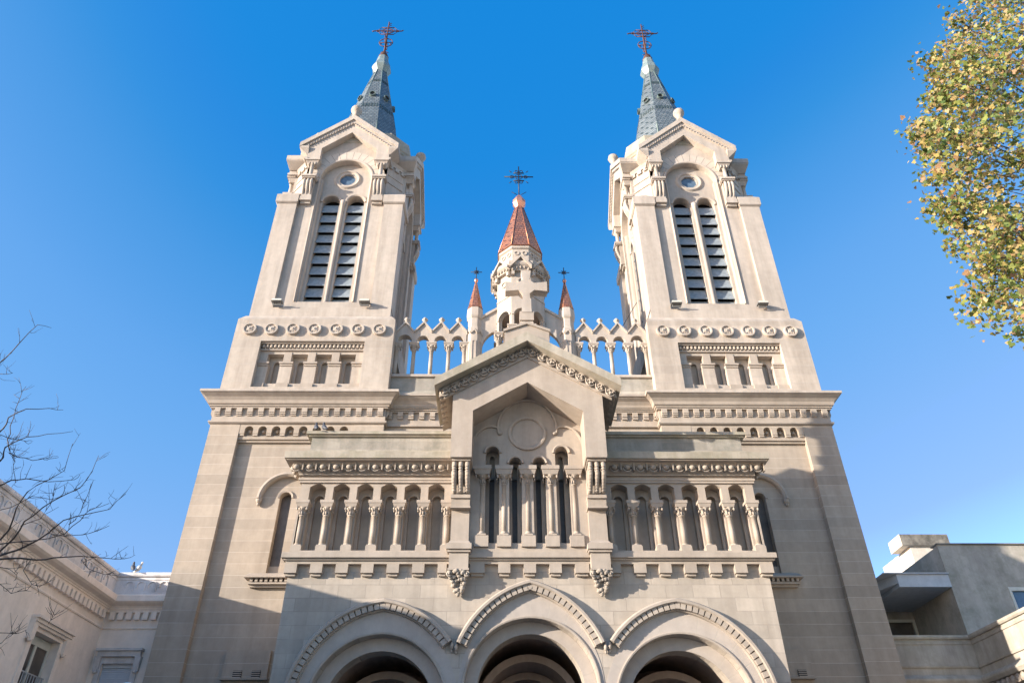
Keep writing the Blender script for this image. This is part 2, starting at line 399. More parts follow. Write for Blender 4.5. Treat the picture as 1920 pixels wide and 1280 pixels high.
# ------------------------------------------------------------------ bell towers
TX, TY, HW = 9.4, 7.85, 3.6
def build_tower():
    # lower shaft -----------------------------------------------------
    b = new(M_tower)
    b.box(-2.84, 2.84, -2.84, 2.84, 0, 16.9)
    for sx in (-1, 1):
        for sy in (-1, 1):
            x0, x1 = sorted((sx*2.36, sx*3.6)); y0, y1 = sorted((sy*2.36, sy*3.6))
            b.box(x0, x1, y0, y1, 0, 16.85)
    for k in range(4):
        b.T = rot(k); wd = 2.355
        holes = [archhole(0, .23, 10.62, 13.62)] if k == 0 else []
        b.slab([(-wd,0),(wd,0),(wd,16.8),(-wd,16.8)], holes, -3.35, -2.85)
        # corbel table of little arches
        P = [(-wd, 16.85), (-wd, 16.36)]
        for i in range(8):
            c = -1.96+.56*i
            P += [(c-.175, 16.36)] + arc(c, 16.53, .175, pi, 0, 8) + [(c+.175, 16.36)]
        P += [(wd, 16.36), (wd, 16.85)]
        b.slab(P, [], -3.59, -3.352)
        b.box(-wd, wd, -3.52, -3.352, 16.12, 16.27)
        b.box(-wd, wd, -3.45, -3.352, 16.02, 16.12)
        for i in range(9):
            c = -2.24+.56*i
            if abs(c) < 2.3: b.box(c-.1, c+.1, -3.57, -3.353, 16.27, 16.36)
        for i in range(8): b.ell((-1.96+.56*i, -3.42, 16.50), (.07,.09,.07), 6, 4)
    b.T = Matrix()
    b.box(-3.6, 3.6, -3.6, 3.6, 16.85, 18.3)
    t = b.obj('bell_tower', parent=church, loc=(-TX, TY, 0))
    # tall window dressings
    b = new(M_trim)
    b.sweep(arcpath(0, 13.62, .23, 0, pi, 14), [(0,-3.33),(0,-3.39),(.07,-3.41),(.10,-3.33)])
    b.obj('window_frame', parent=t)
    b = new(M_trim); b.slab([(-.229,10.6),(.229,10.6),(.229,10.95),(-.229,10.95)], [], -3.18, -2.86); b.obj('window_sill', parent=t)
    b = new(M_glass); b.box(-.228, .228, -3.06, -3.02, 10.6, 13.88); b.obj('window_glass', parent=t)
    b = new(M_trim)
    b.sweep(arcpath(0, 13.55, .92, -.02, pi+.02, 26), [(0,-3.34),(0,-3.52),(.07,-3.60),(.16,-3.58),(.18,-3.34)])
    for s in (-1,1): b.ell((s*1.0,-3.46,13.47),(.12,.12,.14),7,4); b.ell((s*1.0,-3.44,13.34),(.07,.08,.1),6,4)
    b.obj('window_hood', parent=t)
    b = new(M_trim)
    b.frus(-.84,.84,-3.75,-3.34,10.42,-.80,.80,-3.42,-3.34,10.62)
    b.box(-.86,.86,-3.77,-3.34,10.36,10.42); b.box(-.72,.72,-3.62,-3.34,10.16,10.24)
    for i in range(8): b.box(-.66+.18*i, -.56+.18*i, -3.66, -3.34, 10.24, 10.36)
    b.box(-.68,.68,-3.5,-3.34,10.08,10.16)
    b.obj('window_ledge', parent=t)
    # block with two gratings low on the shaft
    b = new(M_tower); b.frus(-1.02,.52,-3.50,-3.34,7.0,-1.02,.52,-3.50,-3.34,7.9); b.box(-1.06,.56,-3.56,-3.34,6.94,7.0)
    b.obj('vent_block', parent=t)
    for c in (-.50,.14):
        b = new(M_dark); b.box(c-.15, c+.15, -3.53, -3.505, 6.98, 7.24)
        b.mat(M_trim)
        for i in range(4): b.box(c-.15, c+.15, -3.56, -3.53, 7.0+.065*i, 7.03+.065*i)
        b.obj('grating', parent=t)
    # main cornice ------------------------------------------------------
    b = new(M_trim)
    b.loop([(-.2,16.78),(.05,16.80),(.10,16.84),(.10,16.91),(.02,16.93),(.02,17.50),(.12,17.50),(.12,17.56),(.17,17.57),(.17,17.63),(.22,17.65),
            (.24,17.68),(.27,17.80),(.36,17.92),(.50,18.02),(.50,18.05)], HW, HW)
    b.mat(M_pale)
    b.loop([(.55,18.052),(.57,18.07),(.57,18.17),(.0,18.44),(-.3,18.45)], HW, HW)
    b.mat(M_trim)
    for k in range(4):
        b.T = rot(k)
        for i in range(16):
            c = -3.41+.4547*i
            b.box(c-.115, c+.115, -3.74, -3.615, 17.30, 17.51)
            b.box(c-.115, c+.115, -3.71, -3.615, 17.23, 17.30)
            b.box(c-.115, c+.115, -3.67, -3.615, 17.17, 17.23)
    b.obj('main_cornice', parent=t)
    # upper stage --------------------------------------------------------
    b = new(M_stage)
    b.box(-2.85, 2.85, -2.85, 2.85, 18.4, 22.2)
    for k in range(4):
        b.T = rot(k); e = 3.6 if k % 2 == 0 else 3.34
        b.slab([(-e,18.4),(e,18.4),(e,22.28),(-e,22.28)], [[(-2.33,18.62),(2.33,18.62),(2.33,21.05),(-2.33,21.05)]], -3.6, -3.34)
        H = []
        e2 = 3.335 if k % 2 == 0 else 3.02
        for i in range(4):
            c = -1.6+1.066*i
            H.append([(c-.26,18.95),(c+.26,18.95),(c+.26,20.03),(c+.36,20.03),(c+.36,20.5),(c-.36,20.5),(c-.36,20.03),(c-.26,20.03)])
        b.slab([(-e2,18.4),(e2,18.4),(e2,22.2),(-e2,22.2)], H, -3.335, -3.02)
        H = [archhole(-1.6+1.066*i, .13, 19.0, 20.15, 8) for i in range(4)]
        e3 = 3.015 if k % 2 == 0 else 2.90
        b.slab([(-e3,18.4),(e3,18.4),(e3,22.2),(-e3,22.2)], H, -3.015, -2.90)
    b.T = Matrix()
    b.frus(-3.6,3.6,-3.6,3.6,22.28,-3.38,3.38,-3.38,3.38,22.62)
    b.obj('upper_stage', parent=t)
    b = new(M_trim)
    for k in range(4):
        b.T = rot(k)
        b.box(-2.32, 2.32, -3.50, -3.336, 20.97, 21.045); b.box(-2.32, 2.32, -3.42, -3.336, 20.66, 20.73)
        for i in range(26):
            c = -2.2+.176*i; b.ell((c, -3.42, 20.87), (.085, .07, .10), 7, 4)
            b.ell((c+.088, -3.40, 20.78), (.04, .05, .06), 5, 3)
        for i in range(5):
            c = -2.133+1.066*i; x0 = max(-2.32, c-.31); x1 = min(2.32, c+.31)
            b.box(x0, x1, -3.43, -3.336, 19.96, 20.05); b.box(max(-2.31, c-.28), min(2.31, c+.28), -3.38, -3.336, 19.86, 19.96)
            b.box(max(-2.31, c-.27), min(2.31, c+.27), -3.42, -3.336, 18.63, 18.93)
            if c+.17 < 2.2 and c-.17 > -2.2: b.box(c-.17, c+.17, -3.36, -3.336, 20.05, 20.6)
    b.obj('blind_arcade', parent=t)
    # discs
    b = new(M_pale)
    prof = [(0,-3.72),(.10,-3.72),(.15,-3.69),(.22,-3.68),(.24,-3.745),(.30,-3.745),(.31,-3.70),(.31,-3.59)]
    n = 24; vs = []; fs = []
    for r, y in prof:
        for i in range(n): a = 2*pi*i/n; vs.append((r*cos(a), y+3.6, r*sin(a)))
    for k in range(len(prof)-1):
        for i in range(n): j = (i+1) % n; fs.append((k*n+i, k*n+j, (k+1)*n+j, (k+1)*n+i))
    b.add(vs, fs, False)
    for i in range(4): a = pi/4+i*pi/2; b.ell((.15*cos(a), -.08, .15*sin(a)), (.045,.05,.045), 6, 4)
    b.ell((0,-.1,0),(.06,.07,.06),6,4)
    me = b.mesh('roundel')
    for i in range(7):
        o = bpy.data.objects.new('roundel', me); col.objects.link(o); o.parent = t; o.location = (-2.93+.977*i, -3.6, 21.66)
    # belfry ---------------------------------------------------------------
    b = new(M_pale)
    b.box(-3.28,3.28,-3.28,3.28,22.60,23.22)
    for k in range(4):
        b.T = rot(k); e = 3.1 if k % 2 == 0 else 2.60
        zt = 33.3
        b.slab([(-e,23.2),(e,23.2),(e,30.9),(2.23,30.9),(2.2,34.3),(0,35.9),(-2.2,34.3),(-2.23,30.9),(-e,30.9)], [archhole(0, 1.36, 23.7, 32.3, 24)], -3.1, -2.602)
        rose = arc(0, 32.5, .46, 0, 2*pi, 24)[:-1]
        rose = [( (x)*(1-.10*abs(cos(4*atan2(z-32.5, x)))), 32.5+(z-32.5)*(1-.10*abs(cos(4*atan2(z-32.5, x))))) for x, z in rose]
        b.slab([(-1.6,23.5),(1.6,23.5),(1.6,34),(-1.6,34)], [archhole(-.66,.45,23.75,30.75,14), archhole(.66,.45,23.75,30.75,14), rose], -2.78, -2.602+.25)
        b.sweep(arcpath(0, 32.5, .46, 0, 2*pi-2*pi/26, 25), [(0,-2.70),(.02,-2.77),(.10,-2.80),(.14,-2.86),(.20,-2.87),(.28,-2.80),(.31,-2.77),(.31,-2.70)], True)
        for s_ in (-1,1):
            b.sweep(arcpath(s_*.66, 30.75, .45, 0, pi, 14), [(0,-2.77),(.0,-2.82),(.06,-2.86),(.12,-2.86),(.15,-2.77)])
            b.sweep([(s_*1.36, 23.7, -s_, 0), (s_*1.36, 32.3, -s_, 0)], [(0,-2.77),(0,-3.0),(.07,-2.98),(.10,-2.88),(.10,-2.77)])
        b.lathe([(.13,23.7),(.13,23.85),(.09,23.9),(.09,30.4),(.13,30.5),(.16,30.75)], 0, -2.83, 10)
        # frame roll
        b.sweep(arcpath(0, 32.3, 1.36, 0, pi, 28), [(0,-3.09),(0,-3.14),(.05,-3.17),(.12,-3.16),(.14,-3.09)])
        b.sweep([(1.36,23.7,1,0),(1.36,32.3,1,0)], [(0,-3.09),(0,-3.14),(.05,-3.17),(.10,-3.09)])
        b.sweep([(-1.36,23.7,-1,0),(-1.36,32.3,-1,0)], [(0,-3.09),(0,-3.14),(.05,-3.17),(.10,-3.09)])
    for k in range(4):
        b.T = Matrix.Rotation(k*pi/2+pi/4, 4, 'Z')
        b.box(-.66,.66,-3.64,-2.4,30.6,35.0)
        for za, zb, o_ in ((32.15,32.24,.05),(32.72,32.80,.04),(33.55,33.65,.07)): b.box(-.68,.68,-3.64-o_,-2.5,za,zb)
        b.frus(-.68,.68,-3.71,-2.5,33.65,-.72,.72,-3.80,-2.5,33.80)
        for q in (-.42,0,.42): b.box(q-.13,q+.13,-3.74,-3.0,33.30,33.55)
    b.T = Matrix()
    for sx in (-1,1):
        for sy in (-1,1):
            def cb(o0, z0, o1, z1, inn=2.28):
                x = sorted((sx*inn, sx*(3.28+o0))); y = sorted((sy*inn, sy*(3.28+o0)))
                a = sorted((sx*inn, sx*(3.28+o1))); c = sorted((sy*inn, sy*(3.28+o1)))
                b.frus(x[0],x[1],y[0],y[1],z0,a[0],a[1],c[0],c[1],z1)
            cb(0,23.1,0,30.13); cb(.03,30.13,.10,30.2,2.25); cb(.10,30.2,.10,30.72,2.22); cb(.10,30.72,-.13,31.0,2.22)
            cb(-.17,30.9,-.62,31.6,1.9)
    bel = b.obj('belfry', parent=t)
    b = new(M_vous2)
    P = arc(0,0,2.08,0,pi,28) + arc(0,0,1.51,pi,0,28)
    b.slab(P, [], 0, .03)
    for k in range(2):
        o = bpy.data.objects.new('archivolt', b.mesh('archivolt') if k == 0 else o.data); col.objects.link(o); o.parent = t
        o.location = (0,-3.12,32.3)
        if k: o.location = (3.12,0,32.3) ; o.rotation_euler = (0,0,pi/2)
    o = inst(o, (-3.12,0,32.3), t, -pi/2)
    b = new(M_dark); b.box(-2.2,2.2,-2.2,2.2,23.3,33.5); b.obj('bell_chamber', parent=t)
    b = new(M_rose)
    for k in range(4):
        b.T = rot(k); b.box(-.5,.5,-2.68,-2.64,32.0,33.0)
        b.obj('rose_window', parent=t); b = new(M_rose)
    # louvres
    b = new(M_slat)
    for i in range(10):
        z = 23.62+.72*i
        b.add([(-.44,-.10,z),(.44,-.10,z),(.44,.06,z+.66),(-.44,.06,z+.66),(-.44,-.06,z),(.44,-.06,z),(.44,.10,z+.66),(-.44,.10,z+.66)],
              [(0,1,2,3),(7,6,5,4),(0,4,5,1),(1,5,6,2),(2,6,7,3),(3,7,4,0)])
        b.box(-.44,.44,-.125,-.10,z-.03,z+.04)
    b.mat(M_iron)
    me = b.mesh('louvres')
    for k in range(4):
        for s_ in (-1,1):
            v = rot(k) @ Vector((s_*.66,-2.58,0))
            o = bpy.data.objects.new('louvres', me); col.objects.link(o); o.parent = t; o.location = v; o.rotation_euler = (0,0,k*pi/2)
    # gables -----------------------------------------------------------------
    b = new(M_pale)
    b.slab([(-2.24,33.36),(-1.52,33.36),(-1.52,34.25),(0,35.62),(1.52,34.25),(1.52,33.36),(2.24,33.36),(2.24,34.35),(0,36.45),(-2.24,34.35)], [], -3.50, -3.102)
    for s_ in (-1,1):
        b.slab([(s_*2.72,34.22),(s_*2.72,34.55),(0,36.98),(0,36.62)], [], -3.66, -.3)
        b.slab([(s_*2.50,34.16),(s_*2.50,34.38),(0,36.62),(0,36.30)], [], -3.57, -3.12)
        for i in range(18):
            f = (i+.5)/18; x = s_*2.45*(1-f); z = 34.20+f*2.14
            b.ell((x,-3.59,z+.03),(.04,.04,.05),5,3)
        x0_, x1_ = sorted((s_*2.20, s_*2.30)); x2_, x3_ = sorted((s_*2.20, s_*2.70))
        b.frus(x0_,x1_,-3.49,-2.5,33.78,x2_,x3_,-3.64,-2.5,34.15); b.box(x2_,x3_,-3.64,-2.5,34.15,34.30); b.box(*sorted((s_*2.18,s_*2.36)),-3.54,-2.5,33.36,33.5)
        c = s_*1.88
        b.box(c-.40,c+.40,-3.56,-3.10,33.26,33.36)
        b.frus(c-.22,c+.22,-3.38,-3.08,33.0,c-.36,c+.36,-3.52,-3.08,33.26)
        for q in (-.16,0,.16): b.ell((c+q,-3.43,33.08),(.06,.06,.1),6,4)
        b.lathe([(.14,32.1),(.15,32.15),(.11,32.2),(.105,32.98),(.15,33.0)], c, -3.34, 10)
        b.box(c-.30,c+.30,-3.10,-3.06,32.0,33.3)
        b.box(c-.38,c+.38,-3.60,-3.08,31.92,32.06); b.box(c-.34,c+.34,-3.54,-3.08,31.84,31.92)
        for q in (-.19,0,.19):
            b.tube([(c+q,-3.46,31.80),(c+q,-3.52,31.6),(c+q,-3.49,31.35),(c+q,-3.40,31.05),(c+q,-3.30,30.8),(c+q,-3.20,30.6)],[.06,.085,.085,.075,.065,.05],8)
        b.box(c-.27,c+.27,-3.34,-3.08,30.62,31.84)
        b.box(c-.30,c+.30,-3.36,-3.08,30.34,30.62); b.box(c-.26,c+.26,-3.24,-3.08,30.2,30.34)
    b.mat(M_trim)
    b.lathe([(.16,36.8),(.15,37.05),(.20,37.1),(.14,37.2),(.26,37.42),(.33,37.62),(.30,37.78),(.16,37.92),(.05,37.98)], 0, -3.42, 10)
    for i in range(4): a = pi/2*i+.4; b.ell((.24*cos(a),-3.42+.24*sin(a),37.62),(.1,.1,.14),6,4)
    me = b.mesh('gable')
    for k in range(4):
        o = bpy.data.objects.new('gable', me); col.objects.link(o); o.parent = t; o.rotation_euler = (0,0,k*pi/2)
    # attic block and spire
    b = new(M_moss)
    def octo(o):
        a_, b_ = 2.12+.41*o, 3.03+o
        return [(a_,-b_),(b_,-a_),(b_,a_),(a_,b_),(-a_,b_),(-b_,a_),(-b_,-a_),(-a_,-b_)]
    pr = [(-.02,34.6),(-.02,34.95),(.06,35.02),(.06,35.14),(.12,35.22),(.12,35.5),(.0,36.15),(-.25,36.25),(-1.0,36.9)]
    vs = [(x, y, z) for o_, z in pr for x, y in octo(o_)]; fs = []
    for k in range(len(pr)-1):
        for i in range(8): j = (i+1) % 8; fs.append((k*8+i, k*8+j, k*8+8+j, k*8+8+i))
    fs.append(tuple(range(8))[::-1]); fs.append(tuple((len(pr)-1)*8+i for i in range(8)))
    b.add(vs, fs)
    b.obj('attic', parent=t)
    def orr(ap): return ap/cos(pi/8)
    b = new(M_spire)
    b.lathe([(orr(2.2),36.1),(orr(1.56),40.0),(orr(.40),46.1)], 0, 0, 8, False, pi/8)
    sp = b.obj('spire', parent=t)
    b = new(M_rib)
    for i in range(8):
        a = pi/8+i*pi/4
        b.tube([(orr(2.2)*cos(a),orr(2.2)*sin(a),36.1),(orr(.40)*cos(a),orr(.40)*sin(a),46.1)],[.055,.04],6)
    b.mat(M_band)
    for z, wd in ((40.75,.40),(44.3,.30)):
        ap = 2.2-(z-36.1)*.164 if z < 40 else 1.56-(z-40)*.19
        for i in range(8):
            b.T = Matrix.Rotation(i*pi/4, 4, 'Z')
            hw_ = ap*math.tan(pi/8)-.06; n = max(4, int(hw_*2/.17))
            for j in range(n):
                x = -hw_+(j+.5)*2*hw_/n
                b.add([(x-.05,-ap-.02,z),(x+.05,-ap-.02,z),(x+.05,-ap-.02+.19*wd,z+wd),(x-.05,-ap-.02+.19*wd,z+wd),(x-.05,-ap+.1,z),(x+.05,-ap+.1,z),(x+.05,-ap+.15,z+wd),(x-.05,-ap+.15,z+wd)],
                      [(0,1,2,3),(0,4,5,1),(1,5,6,2),(2,6,7,3),(3,7,4,0)])
    b.T = Matrix()
    b.obj('ribs', parent=t)
    for i in range(8):
        b = new(M_rib)
        b.T = Matrix.Rotation(i*pi/4, 4, 'Z'); z = 42.3; ap = 1.56-(z-40)*.19
        b.mat(M_rib); b.sweep(arcpath(0, z, .17, 0, 2*pi-2*pi/14, 13), [(0,-ap+.1),(0,-ap-.16),(.04,-ap-.16),(.05,-ap+.1)], True)
        b.mat(M_dark); b.slab(arc(0,z,.16,0,2*pi,12)[:-1], [], -ap-.08, -ap+.1)
        b.obj('lucarne', parent=t)
    b = new(M_cap)
    b.lathe([(orr(.40),46.05),(orr(.62),46.55),(orr(.60),46.75),(orr(.42),47.3),(orr(.34),47.9)], 0, 0, 8, False, pi/8)
    b.mat(M_iron); b.lathe([(.30,47.9),(.36,48.0),(.34,48.1),(.2,48.3),(.24,48.4),(.10,48.55),(.06,48.7)], 0, 0, 10)
    b.obj('spire_cap', parent=t)
    # iron cross
    b = new(M_iron)
    b.tube([(0,0,48.5),(0,0,52.45)], [.075,.045], 6)
    b.tube([(-1.12,0,51.22),(-.95,0,51.30),(1.0,0,51.30),(1.12,0,51.40)], .045, 6)
    for z, q in ((51.72,.46),(50.88,.46)): b.tube([(-q,0,z),(q,0,z)], .038, 6)
    for sx in (-1,1):
        b.tube([(sx*.46,0,50.88),(sx*.62,0,51.1),(sx*.62,0,51.5),(sx*.46,0,51.72)], .03, 5)
        b.ring((sx*.28,0,51.3), .19, .026, 14); b.ring((sx*.72,0,51.3), .10, .026, 10)
    b.ring((0,0,51.3), .34, .028, 20)
    b.tube([(0,0,52.1),(.18,0,52.3)], .03, 5); b.tube([(0,0,51.9),(.2,0,52.05)], .025, 5)
    b.ring((0,0,49.85), .48, .034, 24); b.ring((0,0,49.85), .48, .034, 24, 'x')
    b.tube([(-.48,0,49.85),(.48,0,49.85)], .03, 5)
    for sx in (-1,1): b.tube([(sx*.45,0,49.85),(sx*.30,0,49.70),(sx*.38,0,49.55)], .035, 5)
    b.tube([(.05,0,48.8),(.28,0,48.6)], .03, 5); b.tube([(-.05,0,48.8),(-.26,0,48.62)], .03, 5)
    b.obj('iron_cross', parent=t)
    return t
tower = build_tower()
t2 = tower.copy(); col.objects.link(t2); t2.location = (TX, TY, 0); t2.parent = church
for ch in list(tower.children):
    c = ch.copy(); col.objects.link(c); c.parent = t2

for tw_, dx_ in ((tower, .12), (t2, -.12)):
    for ch in tw_.children:
        if ch.name.split('.')[0] in ('spire', 'ribs', 'lucarne', 'spire_cap', 'iron_cross'): ch.location.x += dx_
# ------------------------------------------------------------------ nave front between the towers
b = new(M_tower)
b.box(-5.82, 5.82, 4.6, 11.5, 0, 18.2)
b.slab([(-8,11.5+0),(8,11.5),(8,15.2),(0,18.0),(-8,15.2)], [], 11.6, 40)
b.box(-12.6, 12.6, 11.65, 38, 0, 11.5)
nv = b.obj('nave', parent=church)
def front_cornice(b, x0, x1, yf, dz=0):
    for o, za, zb in ((.10,16.84,16.91),(.02,16.93,17.50),(.12,17.50,17.56),(.17,17.57,17.63),(.22,17.64,17.69)):
        b.box(x0, x1, yf-o, yf+.1, za+dz, zb+dz)
    b.slab([], [], 0, 0) if False else None
    P = [(.24,17.69),(.27,17.80),(.36,17.92),(.50,18.02),(.50,18.06),(.57,18.07),(.57,18.17),(.05,18.44),(-.1,18.44)]
    vs = [(x0, yf-o, z+dz) for o, z in P] + [(x1, yf-o, z+dz) for o, z in P]; n = len(P)
    b.add(vs, [(i, i+1, i+1+n, i+n) for i in range(n-1)])
    c = x0+.2
    while c < x1-.1:
        b.box(c-.11, c+.11, yf-.14, yf-.02, 17.30+dz, 17.505+dz); b.box(c-.11, c+.11, yf-.10, yf-.02, 17.2+dz, 17.30+dz); c += .4547
b = new(M_trim); front_cornice(b, -5.85, 5.85, 4.6); b.obj('nave_cornice', parent=nv)
for c in (-4.9,-3.5,3.5,4.9):
    b = new(M_trim); b.sweep(arcpath(c, 15.9, .55, .1, pi-.1, 14), [(0,4.61),(0,4.52),(.1,4.50),(.12,4.61)])
    b.obj('blind_arch', parent=nv)
b = new(M_stain)
b.box(-5.85, 5.85, 4.72, 5.2, 18.2, 19.42)
b.mat(M_moss); b.frus(-5.85,5.85,4.50,5.2,18.40,-5.85,5.85,4.72,5.2,18.72)
b.mat(M_pale); b.box(-5.85,5.85,4.62,5.3,19.42,19.54)
b.obj('attic_parapet', parent=nv)
# arcade on the parapet
colA = column_mesh('arcade_column', 1.83, .09, .24, .16, .46, M_pale)
xs = [-5.72,-4.92,-4.12,-3.33,-2.62]
place(colA, 'arcade_column', nv, [(s*x, 4.92, 19.54) for x in xs for s in (1,-1)])
def arcade(sgn):
    b = new(M_pale); X = [-5.82,-4.92,-4.12,-3.33,-2.53]
    P = []
    for i in range(4):
        a0, a1 = X[i], X[i+1]; c = (a0+a1)/2; hw_ = (a1-a0)/2-.12
        P += [(a0, 21.37) if i == 0 else (a0+.0, 21.37), (c-hw_, 21.37)] + arc(c, 21.45, hw_, pi, 0, 10) + [(c+hw_, 21.37)]
    P += [(-2.53, 21.37), (-2.53, 22.1)]
    for i in range(3, -1, -1):
        c = (X[i]+X[i+1])/2; P += [(c, 22.48)]
        if i: P += [(X[i], 21.98)]
    P += [(-5.82, 22.1)]
    P = [(sgn*x, z) for x, z in P]
    b.slab(P, [], 4.74, 5.1)
    for i in range(4):
        c = sgn*(X[i]+X[i+1])/2
        for q in (-1,1):
            b.slab([(c,22.42),(c,22.53),(c+q*.42,21.98),(c+q*.42,21.87)], [], 4.66, 5.18)
        b.lathe([(.06,22.45),(.07,22.58),(.05,22.62),(.12,22.70),(.13,22.78),(.07,22.86),(.02,22.9)], c, 4.9, 9)
        for j in range(4): a = pi/2*j; b.ell((c+.1*cos(a),4.9+.1*sin(a),22.74),(.05,.05,.06),5,3)
    b.box(*sorted((sgn*-5.8, sgn*-2.5)), 5.12, 5.45, 22.02, 22.34)
    return b.obj('arcade_gables', parent=nv)
arcade(1); arcade(-1)
# pinnacle turrets
def turret_meshes():
    o8 = 1/cos(pi/8)
    b = new(M_pale)
    b.lathe([(.34*o8,19.5),(.34*o8,21.9),(.37*o8,21.95),(.37*o8,22.1),(.31*o8,22.2),(.31*o8,22.7),(.36*o8,22.78),(.38*o8,22.85),(.38*o8,22.98),(.36*o8,23.3),(.33*o8,23.36)], 0, 0, 8, False, pi/8)
    for i in range(8):
        b.T = Matrix.Rotation(i*pi/4, 4, 'Z')
        for q in (-1,1): b.slab([(0,21.93),(0,22.03),(q*.14,21.86),(q*.14,21.76)], [], -.40, -.33)
        b.sweep([(.07,19.8,1,0),(.07,21.3,1,0)]+arcpath(0,21.3,.07,.2,pi-.2,6)+[(-.07,21.3,-1,0),(-.07,19.8,-1,0)], [(0,-.33),(0,-.365),(.03,-.365),(.035,-.33)])
    a = b.mesh('turret')
    b = new(M_copper); b.lathe([(.34*o8,23.36),(.36*o8,23.37),(.34*o8,23.42),(.05,25.1)], 0, 0, 8, False, pi/8)
    b.mat(M_cop2); b.lathe([(.05,25.1),(.10,25.2),(.09,25.3),(.03,25.36)], 0, 0, 8)
    c = b.mesh('turret_spire')
    b = new(M_bliron)
    b.tube([(0,0,25.3),(0,0,26.1)], .022, 5); b.tube([(-.28,0,25.78),(.28,0,25.78)], .022, 5)
    b.ring((0,0,25.78), .1, .018, 10)
    for q in (-1,1): b.tube([(-.12,0,25.78-.12*q),(.12,0,25.78+.12*q)], .016, 5)
    return a, c, b.mesh('turret_cross')
ta, tb, tcx = turret_meshes()
for s in (-1,1):
    for me, n in ((ta,'turret'),(tb,'turret_spire'),(tcx,'turret_cross')):
        o = bpy.data.objects.new(n, me); col.objects.link(o); o.parent = nv; o.location = (s*2.17, 4.95, 0)
# lantern -------------------------------------------------------------
LY = 5.15; o8 = 1/cos(pi/8)
b = new(M_pale)
for i in range(8):
    b.T = Matrix.Translation((0,LY,0)) @ Matrix.Rotation(i*pi/4, 4, 'Z')
    hw_ = 1.12*math.tan(pi/8)
    b.slab([(-hw_,21.35),(hw_,21.35),(hw_,25.3),(-hw_,25.3)], [], 0, 0) if False else None
    P = [(-hw_,21.75),(-hw_+.12,21.75)] + arc(0,22.45,hw_-.12,pi,0,10) + [(hw_-.12,21.75),(hw_,21.75),(hw_,25.3),(-hw_,25.3)]
    b.slab(P, [], -1.12, -.9)
    b.sweep(arcpath(0,22.45,hw_-.12,0,pi,10), [(0,-1.11),(0,-1.16),(.08,-1.16),(.09,-1.11)])
    b.box(-hw_,hw_,-1.15,-1.10,23.55,23.63)
    # small round light and gablet
    b.sweep(arcpath(0,24.45,.12,0,2*pi-2*pi/12,11), [(0,-1.10),(0,-1.17),(.07,-1.17),(.08,-1.10)], True)
    b.slab([(-hw_+.02,25.0),(hw_-.02,25.0),(0,25.75)], [], -1.28, -1.0)
    for q in (-1,1):
        b.slab([(0,25.72),(0,25.86),(q*(hw_+.06),25.22),(q*(hw_+.06),25.08)], [], -1.46, -.9)
        b.box(*sorted((q*(hw_-.16),q*(hw_-.02))), -1.30,-1.10, 24.75, 25.1)
    b.mat(M_carve)
    for j in range(5): b.ell(((j-2)*.19,-1.30,25.05+(.1 if j in (1,2,3) else 0)),(.07,.08,.10),6,4)
    b.mat(M_pale)
    for q in (-.19,.19):
        b.sweep(arcpath(q,26.35,.09,0,2*pi-2*pi/10,9), [(0,-.96),(0,-1.01),(.05,-1.01),(.06,-.96)], True)
b.T = Matrix()
b.lathe([(1.2*o8,25.15),(1.34*o8,25.3),(1.38*o8,25.38),(1.38*o8,25.52),(1.05*o8,25.7),(.97*o8,25.75),(.97*o8,26.6),(1.05*o8,26.66),(1.06*o8,26.78)], 0, LY, 8, False, pi/8)
b.mat(M_vault); b.lathe([(.85*o8,22.9),(.85*o8,25.2)], 0, LY, 8, False, pi/8)
b.mat(M_pale); b.lathe([(1.3*o8,19.0),(1.3*o8,19.9),(1.2*o8,20.0)], 0, LY, 8, False, pi/8)
lan = b.obj('lantern', parent=church)
colL = column_mesh('lantern_column', 1.85, .11, .3, .14, .46, M_pale)
place(colL, 'lantern_column', lan, [(1.13*cos(pi/8+i*pi/4), LY+1.13*sin(pi/8+i*pi/4), 19.95) for i in range(8)])
b = new(M_pale)
for s in (-1,1):
    R = 1.05
    P = [(s*(2.17-.3), 20.9)] + [(s*(2.17-.32-R*(1-cos(a))*.85), 20.9+R*1.15*sin(a)) for a in [pi/2*i/10 for i in range(11)]] + [(s*1.0, 22.9), (s*1.05, 23.35), (s*1.9, 22.75), (s*1.9, 20.9)]
    b = new(M_pale)
    b.slab(P, [], 4.8, 5.05)
    b.slab([(s*1.05,23.32),(s*1.05,23.46),(s*1.92,22.85),(s*1.92,22.70)], [], 4.72, 5.12)
    b.obj('flying_arch', parent=lan)
b = new(M_copper)
b.lathe([(1.07*o8,26.78),(1.12*o8,26.80),(1.07*o8,26.86),(.22*o8,30.42)], 0, LY, 8, False, pi/8)
b.mat(M_cop)
for i in range(8):
    a = pi/8+i*pi/4; b.tube([(1.07*o8*cos(a),LY+1.07*o8*sin(a),26.86),(.22*o8*cos(a),LY+.22*o8*sin(a),30.42)],[.035,.025],5)
b.obj('copper_spire', parent=lan)
b = new(M_cop2); b.lathe([(.18,30.4),(.36,30.75),(.36,30.95),(.14,31.35),(.10,31.4)], 0, LY, 8, False, pi/8); b.obj('copper_knop', parent=lan)
b = new(M_bliron)
b.tube([(0,LY,31.3),(0,LY,33.75)], .035, 6); b.tube([(-.80,LY,32.92),(.80,LY,32.92)], .035, 6)
for z in (32.62,33.22): b.tube([(-.30,LY,z),(.30,LY,z)], .032, 6)
